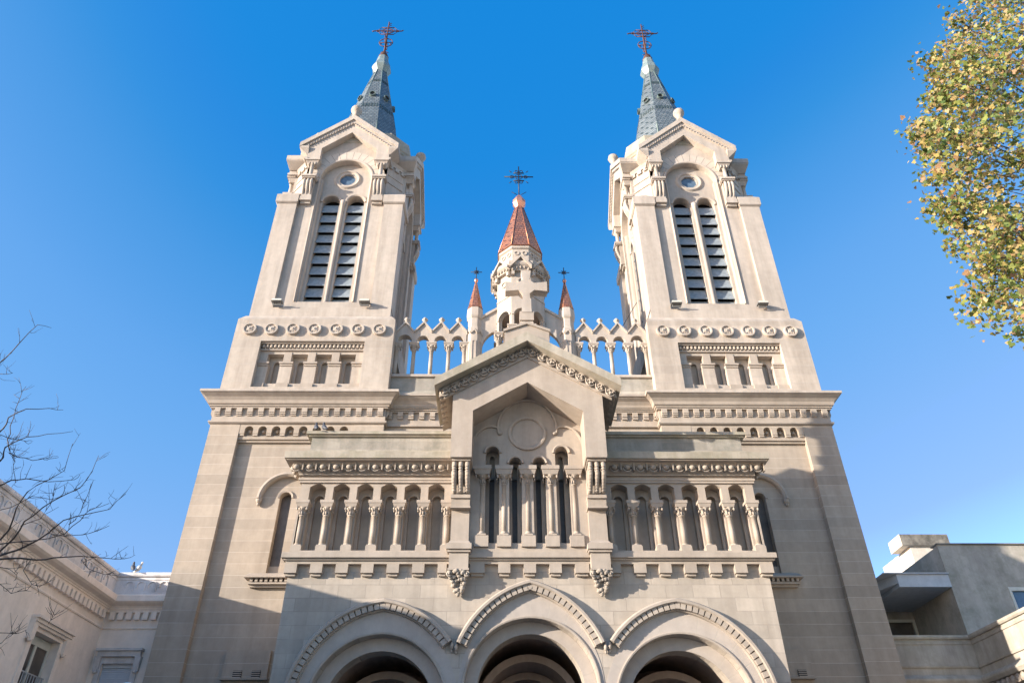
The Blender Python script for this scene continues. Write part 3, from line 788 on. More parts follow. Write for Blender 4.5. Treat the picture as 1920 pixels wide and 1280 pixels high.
for q in (-1,1):
    b.ring((q*.38,LY,32.92),.11,.022,10); b.ring((q*.13,LY,32.5),.09,.022,10); b.ring((q*.13,LY,33.34),.09,.022,10)
    b.tube([(q*.4,LY,33.28),(q*.52,LY,33.40)],.022,5); b.tube([(q*.4,LY,32.56),(q*.52,LY,32.42)],.022,5)
    b.tube([(q*.1,LY,31.5),(q*.40,LY,31.72)],.018,5)
b.ring((0,LY,32.92),.2,.022,14)
b.obj('lantern_cross', parent=lan)

# ------------------------------------------------------------------ porch
ZS, ZC = 5.35, 5.85
def hoodpts(): pass
b = new(M_porch)
side = [archhole(c, 2.0, 0.0, ZS, 30) for c in (-4.42, 4.42)]
def ah(c, r, zs, n=30): return archhole(c, r, .02, zs, n)
# front skin; the hoods and voussoirs sit on it
def hole_p(c, w_, h, zs): return [(c-w_, .02), (c+w_, .02)] + [(x, z) for x, z, _, _ in pointed(c, zs, w_, h, 14)]
b.slab([(-7.5,0),(7.5,0),(7.5,9.6),(-7.5,9.6)], [ah(-4.42,2.2,ZS) if False else ah(-4.42,1.98,ZS), ah(4.42,1.98,ZS), ah(0,1.94,ZC)], 0, .38)
b.slab([(-7.5,0),(7.5,0),(7.5,9.5),(-7.5,9.5)], [ah(-4.42,1.60,ZS), ah(4.42,1.60,ZS), ah(0,1.58,ZC)], .382, .95)
b.box(-7.5,-7.1,.952,4.6,0,9.5); b.box(7.1,7.5,.952,4.6,0,9.5)
b.box(-7.5,7.5,.76,4.6,9.62,12.5)
por = b.obj('porch', parent=church)
b = new(M_vault)
for c, r, zs in ((-4.42,1.85,ZS),(4.42,1.85,ZS),(0,1.85,ZC)):
    b.sweep(arcpath(c, zs, r, 0, pi, 20), [(0,.953),(0,4.55),(.15,4.55),(.15,.953)])
    b.slab([(c-r-.1,0),(c+r+.1,0)]+arc(c,zs,r+.1,0,pi,20), [], 4.3, 4.5)
    for rr_, yy in ((1.45,2.2),(1.2,3.6)): b.sweep(arcpath(c, zs-.25, rr_, 0, pi, 20), [(0,yy),(0,4.35),(.22,4.35),(.22,yy)])
b.obj('porch_vault', parent=por)
b = new(plain('wooden_door', (.09,.05,.03), .6, var=.3, scale=5))
for c, zs in ((-4.42,ZS),(4.42,ZS),(0,ZC)): b.slab(archhole(c, 1.25, 0, zs-.25, 16), [], 4.15, 4.28)
b.obj('porch_door', parent=por)
# ring 1 : wide voussoir band between hood and first order, ring 2 : soffit order
for c, zs, r1, r2, nm in ((-4.42,ZS,1.985,2.5,'s'),(4.42,ZS,1.985,2.5,'s'),(0,ZC,1.945,2.3,'c')):
    H = 2.99 if zs == ZS else 3.06; W = 2.68 if zs == ZS else 2.45
    # voussoir face clipped inside the pointed hood
    P = [(x-c, z-zs) for x, z, nx, nz in pointed(c, zs, W-.34, H-.36, 18)]
    P = [p for p in P] + arc(0, 0, r1, pi, 0, 30)
    if nm == 'c': P = [(max(-2.2, min(2.2, x)), z) for x, z in P]
    bb = new(M_vous); bb.slab(P, [], -.012, .0)
    bb.obj('voussoirs', parent=por, loc=(c, 0, zs))
    bb = new(M_vous); bb.slab(arc(0,0,r1-.01,0,pi,30)+arc(0,0,(1.605 if nm=='s' else 1.585),pi,0,30), [], 0, .012)
    bb.obj('inner_voussoirs', parent=por, loc=(c, .368, zs))
    bb = new(M_trim)
    bb.sweep(arcpath(0, 0, r1, 0, pi, 36), [(0,.0),(0,-.05),(.04,-.06),(.07,-.05),(.075,.0)])
    bb.obj('arch_moulding', parent=por, loc=(c, 0, zs))
def hood(c, zs, W, H, lo, hi):
    """hood mould of a pointed arch, kept between x = lo and x = hi"""
    path = [p for p in pointed(c, zs, W, H, 30) if lo <= p[0] <= hi]
    b = new(M_trim)
    b.sweep(path, [(.0,-.005),(.0,-.20),(-.05,-.27),(-.12,-.27),(-.15,-.22),(-.15,-.005)])
    b.sweep(path, [(-.15,-.005),(-.15,-.10),(-.34,-.10),(-.36,-.005)])
    # dentils along the band
    L = []
    for i in range(len(path)-1):
        x0, z0, a0, c0 = path[i]; x1, z1, a1, c1 = path[i+1]
        L.append((sqrt((x1-x0)**2+(z1-z0)**2), path[i], path[i+1]))
    tot = sum(l[0] for l in L); n = int(tot/.20)
    for k in range(n):
        s0 = (k+.5)*tot/n; acc = 0
        for l, p0, p1 in L:
            if acc+l >= s0: break
            acc += l
        f = (s0-acc)/l; x = p0[0]+(p1[0]-p0[0])*f; z = p0[1]+(p1[1]-p0[1])*f
        nx = p0[2]+(p1[2]-p0[2])*f; nz = p0[3]+(p1[3]-p0[3])*f; q = sqrt(nx*nx+nz*nz) or 1; nx /= q; nz /= q
        tx, tz = -nz, nx; h_ = .075
        c8 = []
        for y in (-.21,-.09):
            for n_, t_ in ((-.15,-h_),(-.15,h_),(-.31,h_),(-.31,-h_)): c8.append((x+nx*n_+tx*t_, y, z+nz*n_+tz*t_))
        b.add(c8, [(0,1,2,3),(7,6,5,4),(0,4,5,1),(1,5,6,2),(2,6,7,3),(3,7,4,0)])
    for e in (path[0], path[-1]):
        if abs(e[0]) < 3: b.ell((e[0]*1.0-.0, -.10, e[1]-.14), (.06,.09,.12), 7, 4); b.ell((e[0], -.07, e[1]-.27), (.035,.05,.06), 6, 4)
    return b.obj('hood_mould', parent=por)
hood(-4.42, ZS, 2.68, 2.99, -7.4, -2.27); hood(4.42, ZS, 2.68, 2.99, 2.27, 7.4); hood(0, ZC, 2.45, 3.06, -2.24, 2.24)
# balcony ledge with square blocks
b = new(M_trim)
b.slab([(-7.72,9.56),(7.76,9.56),(7.76,9.72),(-7.72,9.72)], [], -.30, .3)
b.box(-7.66,7.70,-.22,.3,9.50,9.56)
b.box(-7.60,7.62,-.16,.1,9.40,9.50)
b.mat(M_trim)
def blocks(g0, gw, sp, n, x0, x1):
    """square blocks between gaps: first gap starts at g0"""
    x = x0
    for i in range(n):
        a = g0+sp*i
        if a > x: b.box(x, a, -.17, .02, 9.12, 9.402); b.box(x+.04, a-.04, -.10, .02, 9.04, 9.12)
        x = a+gw
    if x1 > x+.05: b.box(x, x1, -.17, .02, 9.12, 9.402); b.box(x+.04, x1-.04, -.10, .02, 9.04, 9.12)
blocks(-7.22, .41, .79, 6, -7.60, -2.58)
blocks(-1.40, .42, .80, 4, -1.86, 1.86)
blocks(2.78+.07, .41, .79, 6, 2.58, 7.62)
# wall strip behind
b.mat(M_porch); b.slab([(-7.5,9.6),(7.5,9.6),(7.5,9.82),(-7.5,9.82)], [], 0.001, .58)
b.obj('balcony_ledge', parent=por)
# two wings of the upper gallery
NC = [-6.99+.788*i for i in range(6)]
def wing(sg):
    b = new(M_trim)
    P = [(-7.56,12.6),(-7.56,11.47)]
    for c in NC:
        zs_ = 12.04; a0 = .8
        P += [(c-.27,11.47)] + [(c+.27*-cos(a)/cos(.35) if False else c-.27+.54*i/8, zs_+.12*sin(pi*i/8)) for i, a in enumerate([0]*9)] + [(c+.27,11.47)]
    P += [(-2.42,11.47),(-2.42,12.6)]
    b.slab([(sg*x, z) for x, z in P], [], 0, .44)
    for i in range(7):
        c = sg*(-7.384+.788*i); b.box(*sorted((c-.135, c+.135)), .13, .44, 10.01, 11.468)
    b.slab([(sg*-7.5,9.9),(sg*-2.4,9.9),(sg*-2.4,12.6),(sg*-7.5,12.6)], [archhole(sg*c,.15,10.05,11.75,10) for c in NC], .442, .60)
    for c in NC: b.sweep(arcpath(sg*c,11.75,.15,0,pi,10), [(0,.443),(0,.40),(.05,.40),(.06,.443)])
    b.box(*sorted((sg*-7.56, sg*-2.4)), .602, .75, 9.9, 12.6)
    b.box(*sorted((sg*-7.56, sg*-7.50)), .0, .75, 9.7, 11.468)
    b.slab([(sg*-7.54,9.72),(sg*-2.5,9.72),(sg*-2.5,9.84),(sg*-7.54,9.84)], [], -.12, .441)
    for i in range(7):
        c = sg*(-7.384+.788*i); b.box(c-.17, c+.17, -.09, .44, 9.84, 10.01)
    return b.obj('gallery_wing', parent=por)
wing(1); wing(-1)
colW = column_mesh('gallery_column', 1.52, .085, .27, .22, .44, M_trim, .10)
place(colW, 'gallery_column', por, [(sg*(-7.384+.788*i), .06, 10.01) for sg in (1,-1) for i in range(7)])
def wing_cornice(sg):
    b = new(M_trim); a, c = -7.56, -2.5
    def bx(m, out, z0, z1, o2=None):
        b.mat(m); o2 = out if o2 is None else o2
        x0, x1 = (a-out, c) if sg > 0 else (-c, -a+out)
        y0, y1 = (a-o2, c) if sg > 0 else (-c, -a+o2)
        b.frus(x0, x1, -out, .6, z0, y0, y1, -o2, .6, z1)
    bx(M_trim, .06, 12.18, 12.26); bx(M_trim, .09, 12.26, 12.34); bx(M_trim,.03,12.34,12.42)
    bx(M_trim, .12, 12.42, 12.47); bx(M_carve, .10, 12.47, 12.80, .34); bx(M_trim, .50, 12.80, 12.84)
    bx(M_moss, .56, 12.845, 13.08, .58); bx(M_moss, .58, 13.08, 13.24, .0)
    b.mat(M_carve)
    n = 12
    for i in range(n):
        x = sg*(-7.75+.44*i)
        b.ell((x, -.25, 12.65), (.115,.12,.10), 9, 5)
        b.ring((x, -.27, 12.64), .145, .024, 12)
        b.box(x+.20, x+.24, -.34, -.15, 12.52, 12.78)
    for i in range(3): b.ell((sg*(-7.9+.0), -.1+.28*i, 12.66), (.1,.11,.10), 7, 4)
    return b.obj('gallery_cornice', parent=por)
wing_cornice(1); wing_cornice(-1)
b = new(M_stain)
b.box(-7.50, -2.5, .10, 4.6, 12.6, 14.0); b.box(2.5, 7.50, .10, 4.6, 12.6, 14.0); b.box(-2.5,2.5,.4,4.6,12.5,14.0)
b.mat(M_moss)
for s in (-1,1):
    x0, x1 = sorted((s*7.60, s*2.5)); b.box(x0, x1, .02, 4.6, 13.2, 13.42)
    x0, x1 = sorted((s*7.60, s*2.5)); b.box(x0, x1, .02, 4.6, 13.96, 14.02)
    x0, x1 = sorted((s*7.68, s*2.5)); b.box(x0, x1, -.06, 4.6, 14.02, 14.13)
b.obj('gallery_parapet', parent=por)
# gabled bay ----------------------------------------------------------
YB = -1.30
b = new(M_trim)
sl_ = (17.15-15.2)/3.16
P = [(-2.55,12.56),(-1.86,12.56),(-1.86,14.24),(0,15.38),(1.86,14.24),(1.86,12.56),(2.55,12.56),(2.55,15.05),(0,16.62),(-2.55,15.05)]
b.slab(P, [], YB, -.24)
# side walls run back over the gallery roof
b.box(-2.55,-1.9,-.238,1.0,12.56,14.9); b.box(1.9,2.55,-.238,1.0,12.56,14.9)
b.slab([(-2.5,13.9),(2.5,13.9),(2.5,15.0),(0,16.5),(-2.5,15.0)], [], .3, 1.0)
bay = b.obj('gable_bay', parent=por)
b = new(M_moss)
for s in (-1,1):
    b.slab([(s*3.16,14.93),(s*3.16,15.24),(0,17.19),(0,16.80)], [], -1.80, 1.05)
b.mat(M_trim)
for s in (-1,1):
    b.slab([(s*3.02,14.70),(s*3.02,15.0),(0,16.86),(0,16.56)], [], -1.40, 1.0)
    b.slab([(s*2.86,14.66),(s*2.86,14.80),(0,16.55),(0,16.38)], [], -1.36, -1.28)
b.mat(M_carve)
ln = sqrt(3.02**2+1.86**2)
for s in (-1,1):
    for i in range(9):
        f = (i+.35)/9; x = s*2.95*(1-f); z = 14.80+f*1.86
        b.ring((x,-1.43,z+.0), .14, .035, 12)
        b.ell((x,-1.42,z+.0),(.085,.07,.085),7,4)
        for q in range(3):
            a = q*2.1+i; b.ell((x+.07*cos(a),-1.46,z+.07*sin(a)),(.045,.04,.045),5,3)
        x2 = s*2.95*(1-f)+s*-.16; z2 = z+.10; b.tube([(x2,-1.41,z2-.13),(x2,-1.45,z2),(x2,-1.41,z2+.13)],.03,5)
    for i in range(6):
        y = -1.25+.36*i
        b.ell((s*2.90,y,14.84),(.10,.13,.15),7,4); b.ring((s*2.96,y,14.84),.14,.03,10,'x')
b.obj('bay_verge', parent=por)
b = new(M_trim)
b.frus(-.42,.42,-1.5,-.7,17.0,-.40,.40,-1.48,-.72,17.35)
for s in (-1,1): b.slab([(0,17.15),(0,17.62),(s*.80,17.28),(s*.80,16.80)], [], -1.62, -.2)
for s in (-1,1): b.slab([(0,17.62),(0,17.72),(s*.84,17.38),(s*.84,17.28)], [], -1.68, -.16)
b.frus(-.36,.36,-1.4,-.9,17.55,-.20,.24,-1.28,-1.0,18.05); b.box(-.24,.28,-1.34,-.94,18.05,18.45)
b.obj('cross_pedestal', parent=por)
b = new(M_pale)
P = [(-.19,18.4),(.19,18.4),(.125,19.28),(.30,19.46),(.79,19.40),(.79,19.86),(.30,19.80),(.13,19.96),(.19,20.42),(-.19,20.42),(-.13,19.96),(-.30,19.80),(-.79,19.86),(-.79,19.40),(-.30,19.46),(-.125,19.28)]
b.slab([(x+.02,z) for x, z in P], [], -1.36, -1.0)
b.obj('stone_cross', parent=por)
# niche wall of the bay
b = new(M_trim)
lan_ = [(-1.19,.23,13.19),(-.42,.21,12.80),(.38,.21,12.80),(1.16,.23,13.19)]
def anyhole(c, hw_, z0, zs): return archhole(c, hw_, z0, zs, 12)
b.slab([(-2.0,9.9),(2.0,9.9),(2.0,15.2),(0,16.2),(-2.0,15.2)], [anyhole(c,h_,10.03,z_) for c,h_,z_ in lan_], -.235, .10)
b.slab([(-2.0,9.9),(2.0,9.9),(2.0,13.9),(-2.0,13.9)], [archhole(c-.02, .085, 10.05, z_+.02, 8) for c,h_,z_ in lan_], .22, .36)
for c, h_, z_ in lan_:
    b.sweep(arcpath(c, z_, h_, 0, pi, 14), [(0,-.23),(0,-.29),(.05,-.31),(.08,-.29),(.09,-.23)])
    b.frus(c-h_-.0, c+h_, -.2, .10, 9.9, c-h_, c+h_, -.02, .10, 10.12)
b.sweep(arcpath(0, 13.94, .55, 0, 2*pi-2*pi/32, 31), [(0,-.23),(0,-.29),(.04,-.32),(.10,-.31),(.12,-.23)], True)
path = [(.98*cos(a), 14.16+1.05*sin(a), cos(a), sin(a)) for a in [-.20+(pi+.40)*i/24 for i in range(25)]]
b.sweep(path, [(0,-.23),(0,-.32),(.06,-.33),(.09,-.23)])
for s in (-1,1):
    path = [(s*1.25+.62*cos(a), 13.32+.84*sin(a), cos(a), sin(a)) for a in [-.15+(pi+.3)*i/20 for i in range(21)]]
    path = [p for p in path if (s*p[0] > .98)]
    b.sweep(path, [(0,-.23),(0,-.31),(.06,-.32),(.09,-.23)])
    b.ell((s*.95,-.28,13.92),(.09,.07,.06),6,4)
b.slab([(-1.86,9.74),(1.86,9.74),(1.86,9.9),(-1.86,9.9)], [], -.24, .1)
for x in (-1.52,-.80,-.02,.74,1.52): b.box(x-.225,x+.225,-.33,.08,9.9,10.26)
b.obj('niche_wall', parent=por)
b = new(M_glass); b.box(-1.9,1.9,.50,.56,9.95,13.8); b.obj('niche_glass', parent=por)
colN = column_mesh('niche_column', 2.36, .08, .30, .30, .60, M_trim)
place(colN, 'niche_column', por, [(x, -.20, 10.26) for x in (-1.52,-.80,-.02,.74,1.52)])
# consoles, piers and corbels
def pier(s):
    b = new(M_trim); c = s*2.20
    def bx(h_, y, z0, z1, h2=None, y2=None):
        h2 = h_ if h2 is None else h2; y2 = y if y2 is None else y2
        b.frus(c-h_, c+h_, y, .0, z0, c-h2, c+h2, y2, .0, z1)
    bx(.34,-1.32,12.50,12.58); bx(.30,-1.22,12.42,12.50)
    b.slab([(c-.27,11.5),(c+.27,11.5),(c+.27,12.45),(c-.27,12.45)], [], -.55, 0)
    for q in (-.21,0,.21):
        P = [(c+q,-1.10,12.38),(c+q,-1.15,12.25),(c+q,-1.10,12.08),(c+q,-.98,11.90),(c+q,-.84,11.74),(c+q,-.70,11.60),(c+q,-.58,11.55)]
        b.tube(P, [.06,.085,.09,.085,.08,.07,.05], 8)
        for i, p in enumerate(P[:-1]):
            for f in (0,.5):
                nx_ = P[i+1]; b.ell((p[0], p[1]+(nx_[1]-p[1])*f-.03, p[2]+(nx_[2]-p[2])*f), (.085,.075,.055), 7, 4)
        b.box(c+q-.05,c+q+.05,-.9,-.5,11.9,12.42)
    bx(.31,-.66,11.38,11.50); bx(.30,-.56,11.12,11.38,.30,-.60); bx(.32,-.62,11.06,11.12)
    bx(.285,-.42,10.05,11.06); bx(.36,-.52,9.92,10.05,.29,-.43); bx(.39,-.58,9.74,9.92); bx(.36,-.52,9.66,9.74)
    bx(.30,-.46,9.16,9.66); bx(.33,-.5,9.10,9.16)
    o = b.obj('bay_pier', parent=por)
    b = new(M_carve); random.seed(11)
    b.frus(c-.10,c+.10,-.16,0,8.60,c-.26,c+.26,-.40,0,9.10)
    for i in range(46):
        z = 8.50+.62*(i/46); f = (z-8.5)/.62
        x = c+(random.random()-.5)*(.18+.5*f); y = -.10-.34*f-random.random()*.06
        b.ell((x,y,z),(.06+.03*random.random(),.06,.05+.04*random.random()),6,4)
    for q in (-1,1):
        b.ring((c+q*.27,-.44,9.0),.075,.035,9); b.ell((c+q*.27,-.46,9.0),(.04,.05,.04),5,3)
    b.ell((c,-.12,8.48),(.07,.08,.09),6,4)
    b.obj('leaf_corbel', parent=por)
pier(1); pier(-1)

# ================================================================== things on the church
def pigeon(loc, rz, body, label, s=1.):
    b = new(body)
    b.tube([(-.20*s,0,.02*s),(-.10*s,0,.07*s),(-.03*s,0,.12*s),(.03*s,0,.18*s),(.05*s,0,.24*s),(.055*s,0,.28*s)],[.018*s,.042*s,.068*s,.064*s,.036*s,.03*s],9)
    b.ell((.065*s,0,.30*s),(.038*s,.031*s,.033*s),8,5)
    b.tube([(.09*s,0,.298*s),(.125*s,0,.285*s)],[.009*s,.003*s],5)
    for q in (-1,1): b.tube([(0,q*.02,.05),(.01,q*.025,0)],[.007,.006],4)
    o = b.obj('pigeon', loc=loc); o.rotation_euler = (0,0,rz); return tag(o, label, 'pigeon', 'pigeons on the parapets')
M_pig = plain('pigeon_feathers', (.05,.055,.07), .6, var=.4, scale=15); M_pigw = plain('white_feathers', (.62,.62,.60), .6, var=.1, scale=15)
pigeon((-7.40,.02,14.13), 2.0, M_pig, 'dark pigeon standing at the left end of the porch parapet', 1.25)
pigeon((-7.12,.02,14.13), 2.3, M_pig, 'dark pigeon nearer the gable of the two on the porch parapet', 1.25)
pigeon((-14.80,4.95,10.82), 2.2, M_pig, 'black pigeon perched on the plastered house parapet beside a white one', 1.3)
pigeon((-14.56,4.95,10.82), -.4, M_pigw, 'white pigeon perched on the plastered house parapet', 1.2)
M_flood = plain('floodlight_body', (.22,.22,.21), .5, .3, var=.1)
fl = [(-TX-2.05,'leftmost floodlight on the ledge of the left bell tower'),(-TX+2.05,'floodlight on the ledge of the left bell tower, right of its louvres'),
      (TX-2.05,'floodlight on the ledge of the right bell tower, left of its louvres'),(TX+2.05,'rightmost floodlight on the ledge of the right bell tower')]
for x, lab in fl:
    t = empty('floodlight', (x, 4.55, 23.24), lab, 'floodlight', 'floodlights on the tower ledges')
    b = new(M_flood); b.frus(-.26,.26,-.30,-.02,.12,-.22,.22,-.24,.05,.26); b.obj('housing', parent=t)
    b = new(M_frame); b.box(-.22,.22,-.34,-.305,.13,.22); b.obj('lens', parent=t)
    b = new(M_flood); b.box(-.2,-.17,-.16,-.1,0,.2); b.box(.17,.2,-.16,-.1,0,.2); b.box(-.2,.2,-.17,-.09,-.02,.02); b.obj('bracket', parent=t)
b = new(M_bliron); b.tube([(5.9,6.2,24.9),(4.9,5.6,22.9),(4.4,5.3,22.2)], .018, 5); tag(b.obj('cable'), 'thin dark cable sloping from the right bell tower to the arcade', 'cable')
b = new(M_bliron); b.tube([(-3.9,5.6,19.6),(-3.0,5.9,20.7),(-2.4,6.0,21.4)], .03, 5); tag(b.obj('cable'), 'thick dark cable sloping behind the arcade left of the lantern', 'cable')

# ================================================================== plastered house on the left
hx, hy = -15.3, 5.0
house = empty('plastered_house', (hx, hy, 0), 'long plastered house left of the church with moulded cornice and parapet', 'house')
def HO(b, name, parent=house):
    o = b.obj(name, parent=parent)
    off = -Vector((hx,hy,0)) if parent is house else Vector((0,0,0))
    o.location = off; return o
b = new(M_plaster)
yz = lambda pts: pts
def slabx(b, outer, holes, x0, x1):
    """plate in the yz plane between x0 and x1"""
    T0 = b.T.copy(); b.T = T0 @ Matrix(((0,1,0,0),(1,0,0,0),(0,0,1,0),(0,0,0,1))); b.slab(outer, holes, x0, x1); b.T = T0
wins = [1.80, -2.9, -7.6, -12.3]
slabx(b, [(-30,0),(5.0,0),(5.0,9.9),(-30,9.9)], [[(y-.82,5.0),(y+.82,5.0),(y+.82,7.72),(y-.82,7.72)] for y in wins], -15.9, hx)
b.slab([(hx,0),(-12.9,0),(-12.9,9.9),(hx,9.9)], [[(-14.93,4.6),(-13.80,4.6),(-13.80,7.62),(-14.93,7.62)]], hy, hy+.5)
b.box(-24,-15.9,-30,14,0,9.9); b.box(-15.9,-12.9,5.5,12,0,9.9)
HO(b,'wall')
b = new(M_plaster)
def mould(b, prof, ycut=-5.8):
    """profile (out, z) run along the right-facing wall, mitred into the front-facing return"""
    P = [(o,z) for o,z in prof]; n = len(P)
    vs = [(hx+o, ycut, z) for o,z in P]+[(hx+o, hy-o, z) for o,z in P]+[(-12.9, hy-o, z) for o,z in P]
    fs = []
    for k in (0,1):
        for i in range(n): j = (i+1) % n; fs.append((k*n+i,k*n+j,(k+1)*n+j,(k+1)*n+i))
    fs.append(tuple(range(n))); fs.append(tuple(2*n+i for i in range(n))[::-1]); b.add(vs, fs)
mould(b, [(-.3,8.76),(.03,8.76),(.05,8.80),(.03,8.84),(-.3,8.84)], -30)
mould(b, [(-.3,9.34),(.08,9.34),(.10,9.42),(.13,9.44),(.13,9.50),(-.3,9.50)], -30)
mould(b, [(-.3,9.49),(.15,9.49),(.18,9.54),(.34,9.60),(.42,9.66),(.42,9.86),(.40,9.88),(.05,10.0),(-.3,10.0)], -30)
y = -24.
while y < 4.8:
    b.box(hx-.02, hx+.14, y, y+.19, 9.08, 9.345); y += .30
x = hx+.2
while x < -13.0: b.box(x, x+.19, hy-.14, hy+.02, 9.08, 9.345); x += .30
HO(b,'cornice')
b = new(M_hpeel)
for z0, y0, y1 in ((10.82,-5.8,5.3),(9.9+.1,-6.5,-5.8)): b.box(hx-.45, hx, y0, y1, 9.9, z0-.12)
b.box(hx,-12.9,hy,hy+.4,9.9,10.70)
mould(b, [(-.45,10.66),(.05,10.66),(.08,10.70),(.08,10.76),(.04,10.82),(-.45,10.82)])
mould(b, [(-.2,10.0),(.04,10.0),(.04,10.08),(-.2,10.08)]); mould(b, [(-.2,10.54),(.02,10.54),(.03,10.60),(-.2,10.60)])
# relief of little looped arches
for y in [4.2-.44*i for i in range(24)]:
    if int((4.2-y)/.44+.5) % 7 in (5,6): continue
    T0 = b.T; b.T = Matrix(((0,1,0,0),(1,0,0,0),(0,0,1,0),(0,0,0,1)))
    b.sweep([(y+.13,10.14,1,0),(y+.13,10.34,1,0)]+arcpath(y,10.34,.13,0,pi,8)+[(y-.13,10.34,-1,0),(y-.13,10.26,-1,0)], [(0,hx+.04),(0,hx-.01),(.035,hx-.01),(.035,hx+.04)]); b.T = T0
for x in [-14.75+.42*i for i in range(4)]:
    b.sweep([(x+.13,10.14,1,0),(x+.13,10.34,1,0)]+arcpath(x,10.34,.13,0,pi,8)+[(x-.13,10.34,-1,0),(x-.13,10.26,-1,0)], [(0,hy-.04),(0,hy+.01),(.035,hy+.01),(.035,hy-.04)])
HO(b,'parapet')
for wy in wins:
    b = new(M_trim if False else M_plaster)
    slabx(b, [(wy-1.02,4.9),(wy+1.02,4.9),(wy+1.02,7.92),(wy-1.02,7.92)], [[(wy-.80,5.0),(wy+.80,5.0),(wy+.80,7.72),(wy-.80,7.72)]], hx+.002, hx+.05)
    slabx(b, [(wy-1.16,7.92),(wy+1.16,7.92),(wy+1.16,8.02),(wy-1.16,8.02)], [], hx-.01, hx+.20)
    slabx(b, [(wy-1.10,7.84),(wy+1.10,7.84),(wy+1.10,7.92),(wy-1.10,7.92)], [], hx-.01, hx+.14)
    slabx(b, [(wy-1.20,8.02),(wy+1.20,8.02),(wy+1.20,8.10),(wy-1.20,8.10)], [], hx-.01, hx+.27)
    for s in (-1,1):
        c = wy+s*1.05; slabx(b, [(c-.11,7.42),(c+.11,7.42),(c+.13,8.02),(c-.13,8.02)], [], hx+.002, hx+.16)
        b.ell((hx+.10,c,7.40),(.08,.11,.07),7,4)
    wf = HO(b,'window_surround')
    b = new(M_frame)
    slabx(b, [(wy-.80,5.0),(wy+.80,5.0),(wy+.80,7.70),(wy-.80,7.70)], [[(wy-.72,5.1),(wy-.06,5.1),(wy-.06,7.45),(wy-.72,7.45)],[(wy+.06,5.1),(wy+.72,5.1),(wy+.72,7.45),(wy+.06,7.45)]], -15.62, -15.54)
    HO(b,'window_frame', wf); 
    b = new(M_glass); slabx(b, [(wy-.75,5.05),(wy+.75,5.05),(wy+.75,7.5),(wy-.75,7.5)], [], -15.60, -15.58); HO(b,'window_glass', wf)
    b = new(M_rail)
    for z in (5.3,6.62): b.tube([(-15.42,wy-.78,z),(-15.42,wy+.78,z)], .022, 5)
    for i in range(10): b.tube([(-15.42,wy-.72+.16*i,5.3),(-15.42,wy-.72+.16*i,6.62)], .018, 4)
    HO(b,'railing', wf)
b = new(M_hpeel)
b.slab([(-15.08,4.6),(-13.62,4.6),(-13.62,7.80),(-15.08,7.80)], [[(-14.91,4.6),(-13.82,4.6),(-13.82,7.60),(-14.91,7.60)]], hy-.05, hy-.002)
b.box(-15.16,-13.54,hy-.24,hy,8.0,8.08); b.box(-15.10,-13.60,hy-.16,hy,7.82,8.0)
for c in (-15.05,-13.65): b.frus(c-.09,c+.09,hy-.12,hy-.003,7.34,c-.11,c+.11,hy-.2,hy-.003,7.82); b.ell((c,hy-.1,7.32),(.09,.08,.06),6,4)
wf = HO(b,'window_surround')
b = new(M_shut)
for i in range(48): b.frus(-14.92,-13.81,hy+.14,hy+.2,4.6+.06*i,-14.92,-13.81,hy+.155,hy+.2,4.6+.06*i+.056)
b.box(-14.92,-13.81,hy+.10,hy+.2,7.48,7.62)
HO(b,'roller_shutter', wf)

# street lamp whose globe tip shows
lp = empty('street_lamp', (-9.0,-6.0,0), 'street lamp with a white opal globe in front of the shuttered window', 'street lamp')
d = (fw + rr*((240-960)/FPX) + uu*((640-1281)/FPX)); tt = (-6.0-CAM.y)/d.y; g = CAM + d*tt
lp.location = (g.x, g.y, 0)
b = new(M_bliron); b.lathe([(.12,0),(.12,.3),(.06,.4),(.045,g.z-.42),(.09,g.z-.38),(.09,g.z-.34)],0,0,10); b.obj('pole', parent=lp)
b = new(M_globe); b.ell((0,0,g.z-.17),(.2,.2,.2),16,10); b.obj('globe', parent=lp)

def px(x, y, Y):
    d = fw + rr*((x-960)/FPX) + uu*((640-y)/FPX); return CAM + d*((Y-CAM.y)/d.y)
# ================================================================== building on the right
rx, ry = 16.8, 6.0
RB = empty('grey_building', (rx, ry, 0), 'grey rendered building right of the church with canopy and white roof block', 'building')
def RO(b, name, parent=RB):
    o = b.obj(name, parent=parent); o.location = -Vector((rx,ry,0)) if parent is RB else (0,0,0); return o
def mouldR(b, prof, xa=13.0, ycut=-30):
    P = prof; n = len(P)
    vs = [(xa, ry-o, z) for o,z in P]+[(rx-o, ry-o, z) for o,z in P]+[(rx-o, ycut, z) for o,z in P]
    fs = []
    for k in (0,1):
        for i in range(n): j = (i+1) % n; fs.append((k*n+i,k*n+j,(k+1)*n+j,(k+1)*n+i))
    fs.append(tuple(range(n))); fs.append(tuple(2*n+i for i in range(n))[::-1]); b.add(vs, fs)
b = new(M_conc)
b.mat(M_para); b.box(13.0,rx,ry,ry+.3,0,8.70); b.box(rx,rx+.3,-30,ry+.3,0,8.70); b.mat(M_conc); b.box(rx+.3,30,-30,ry+.3,0,7.6); b.box(13.0,rx+.3,ry+.3,10,0,7.4)
RO(b,'wall')
b = new(M_para)
mouldR(b, [(-.3,8.62),(.06,8.62),(.10,8.68),(.10,8.76),(-.3,8.80)])
mouldR(b, [(-.2,8.44),(.03,8.44),(.05,8.52),(-.2,8.54)]); 
mouldR(b, [(-.2,7.62),(.05,7.62),(.07,7.68),(-.2,7.70)]); mouldR(b, [(-.2,7.0),(.12,7.04),(.20,7.16),(.20,7.22),(.06,7.36),(-.2,7.38)])
b.mat(M_carve)
for i in range(60):
    y = 5.6-.3*i; b.ell((rx-.12,y,6.86),(.10,.11,.12),7,4); b.ring((rx-.16,y,6.86),.12,.025,8,'x')
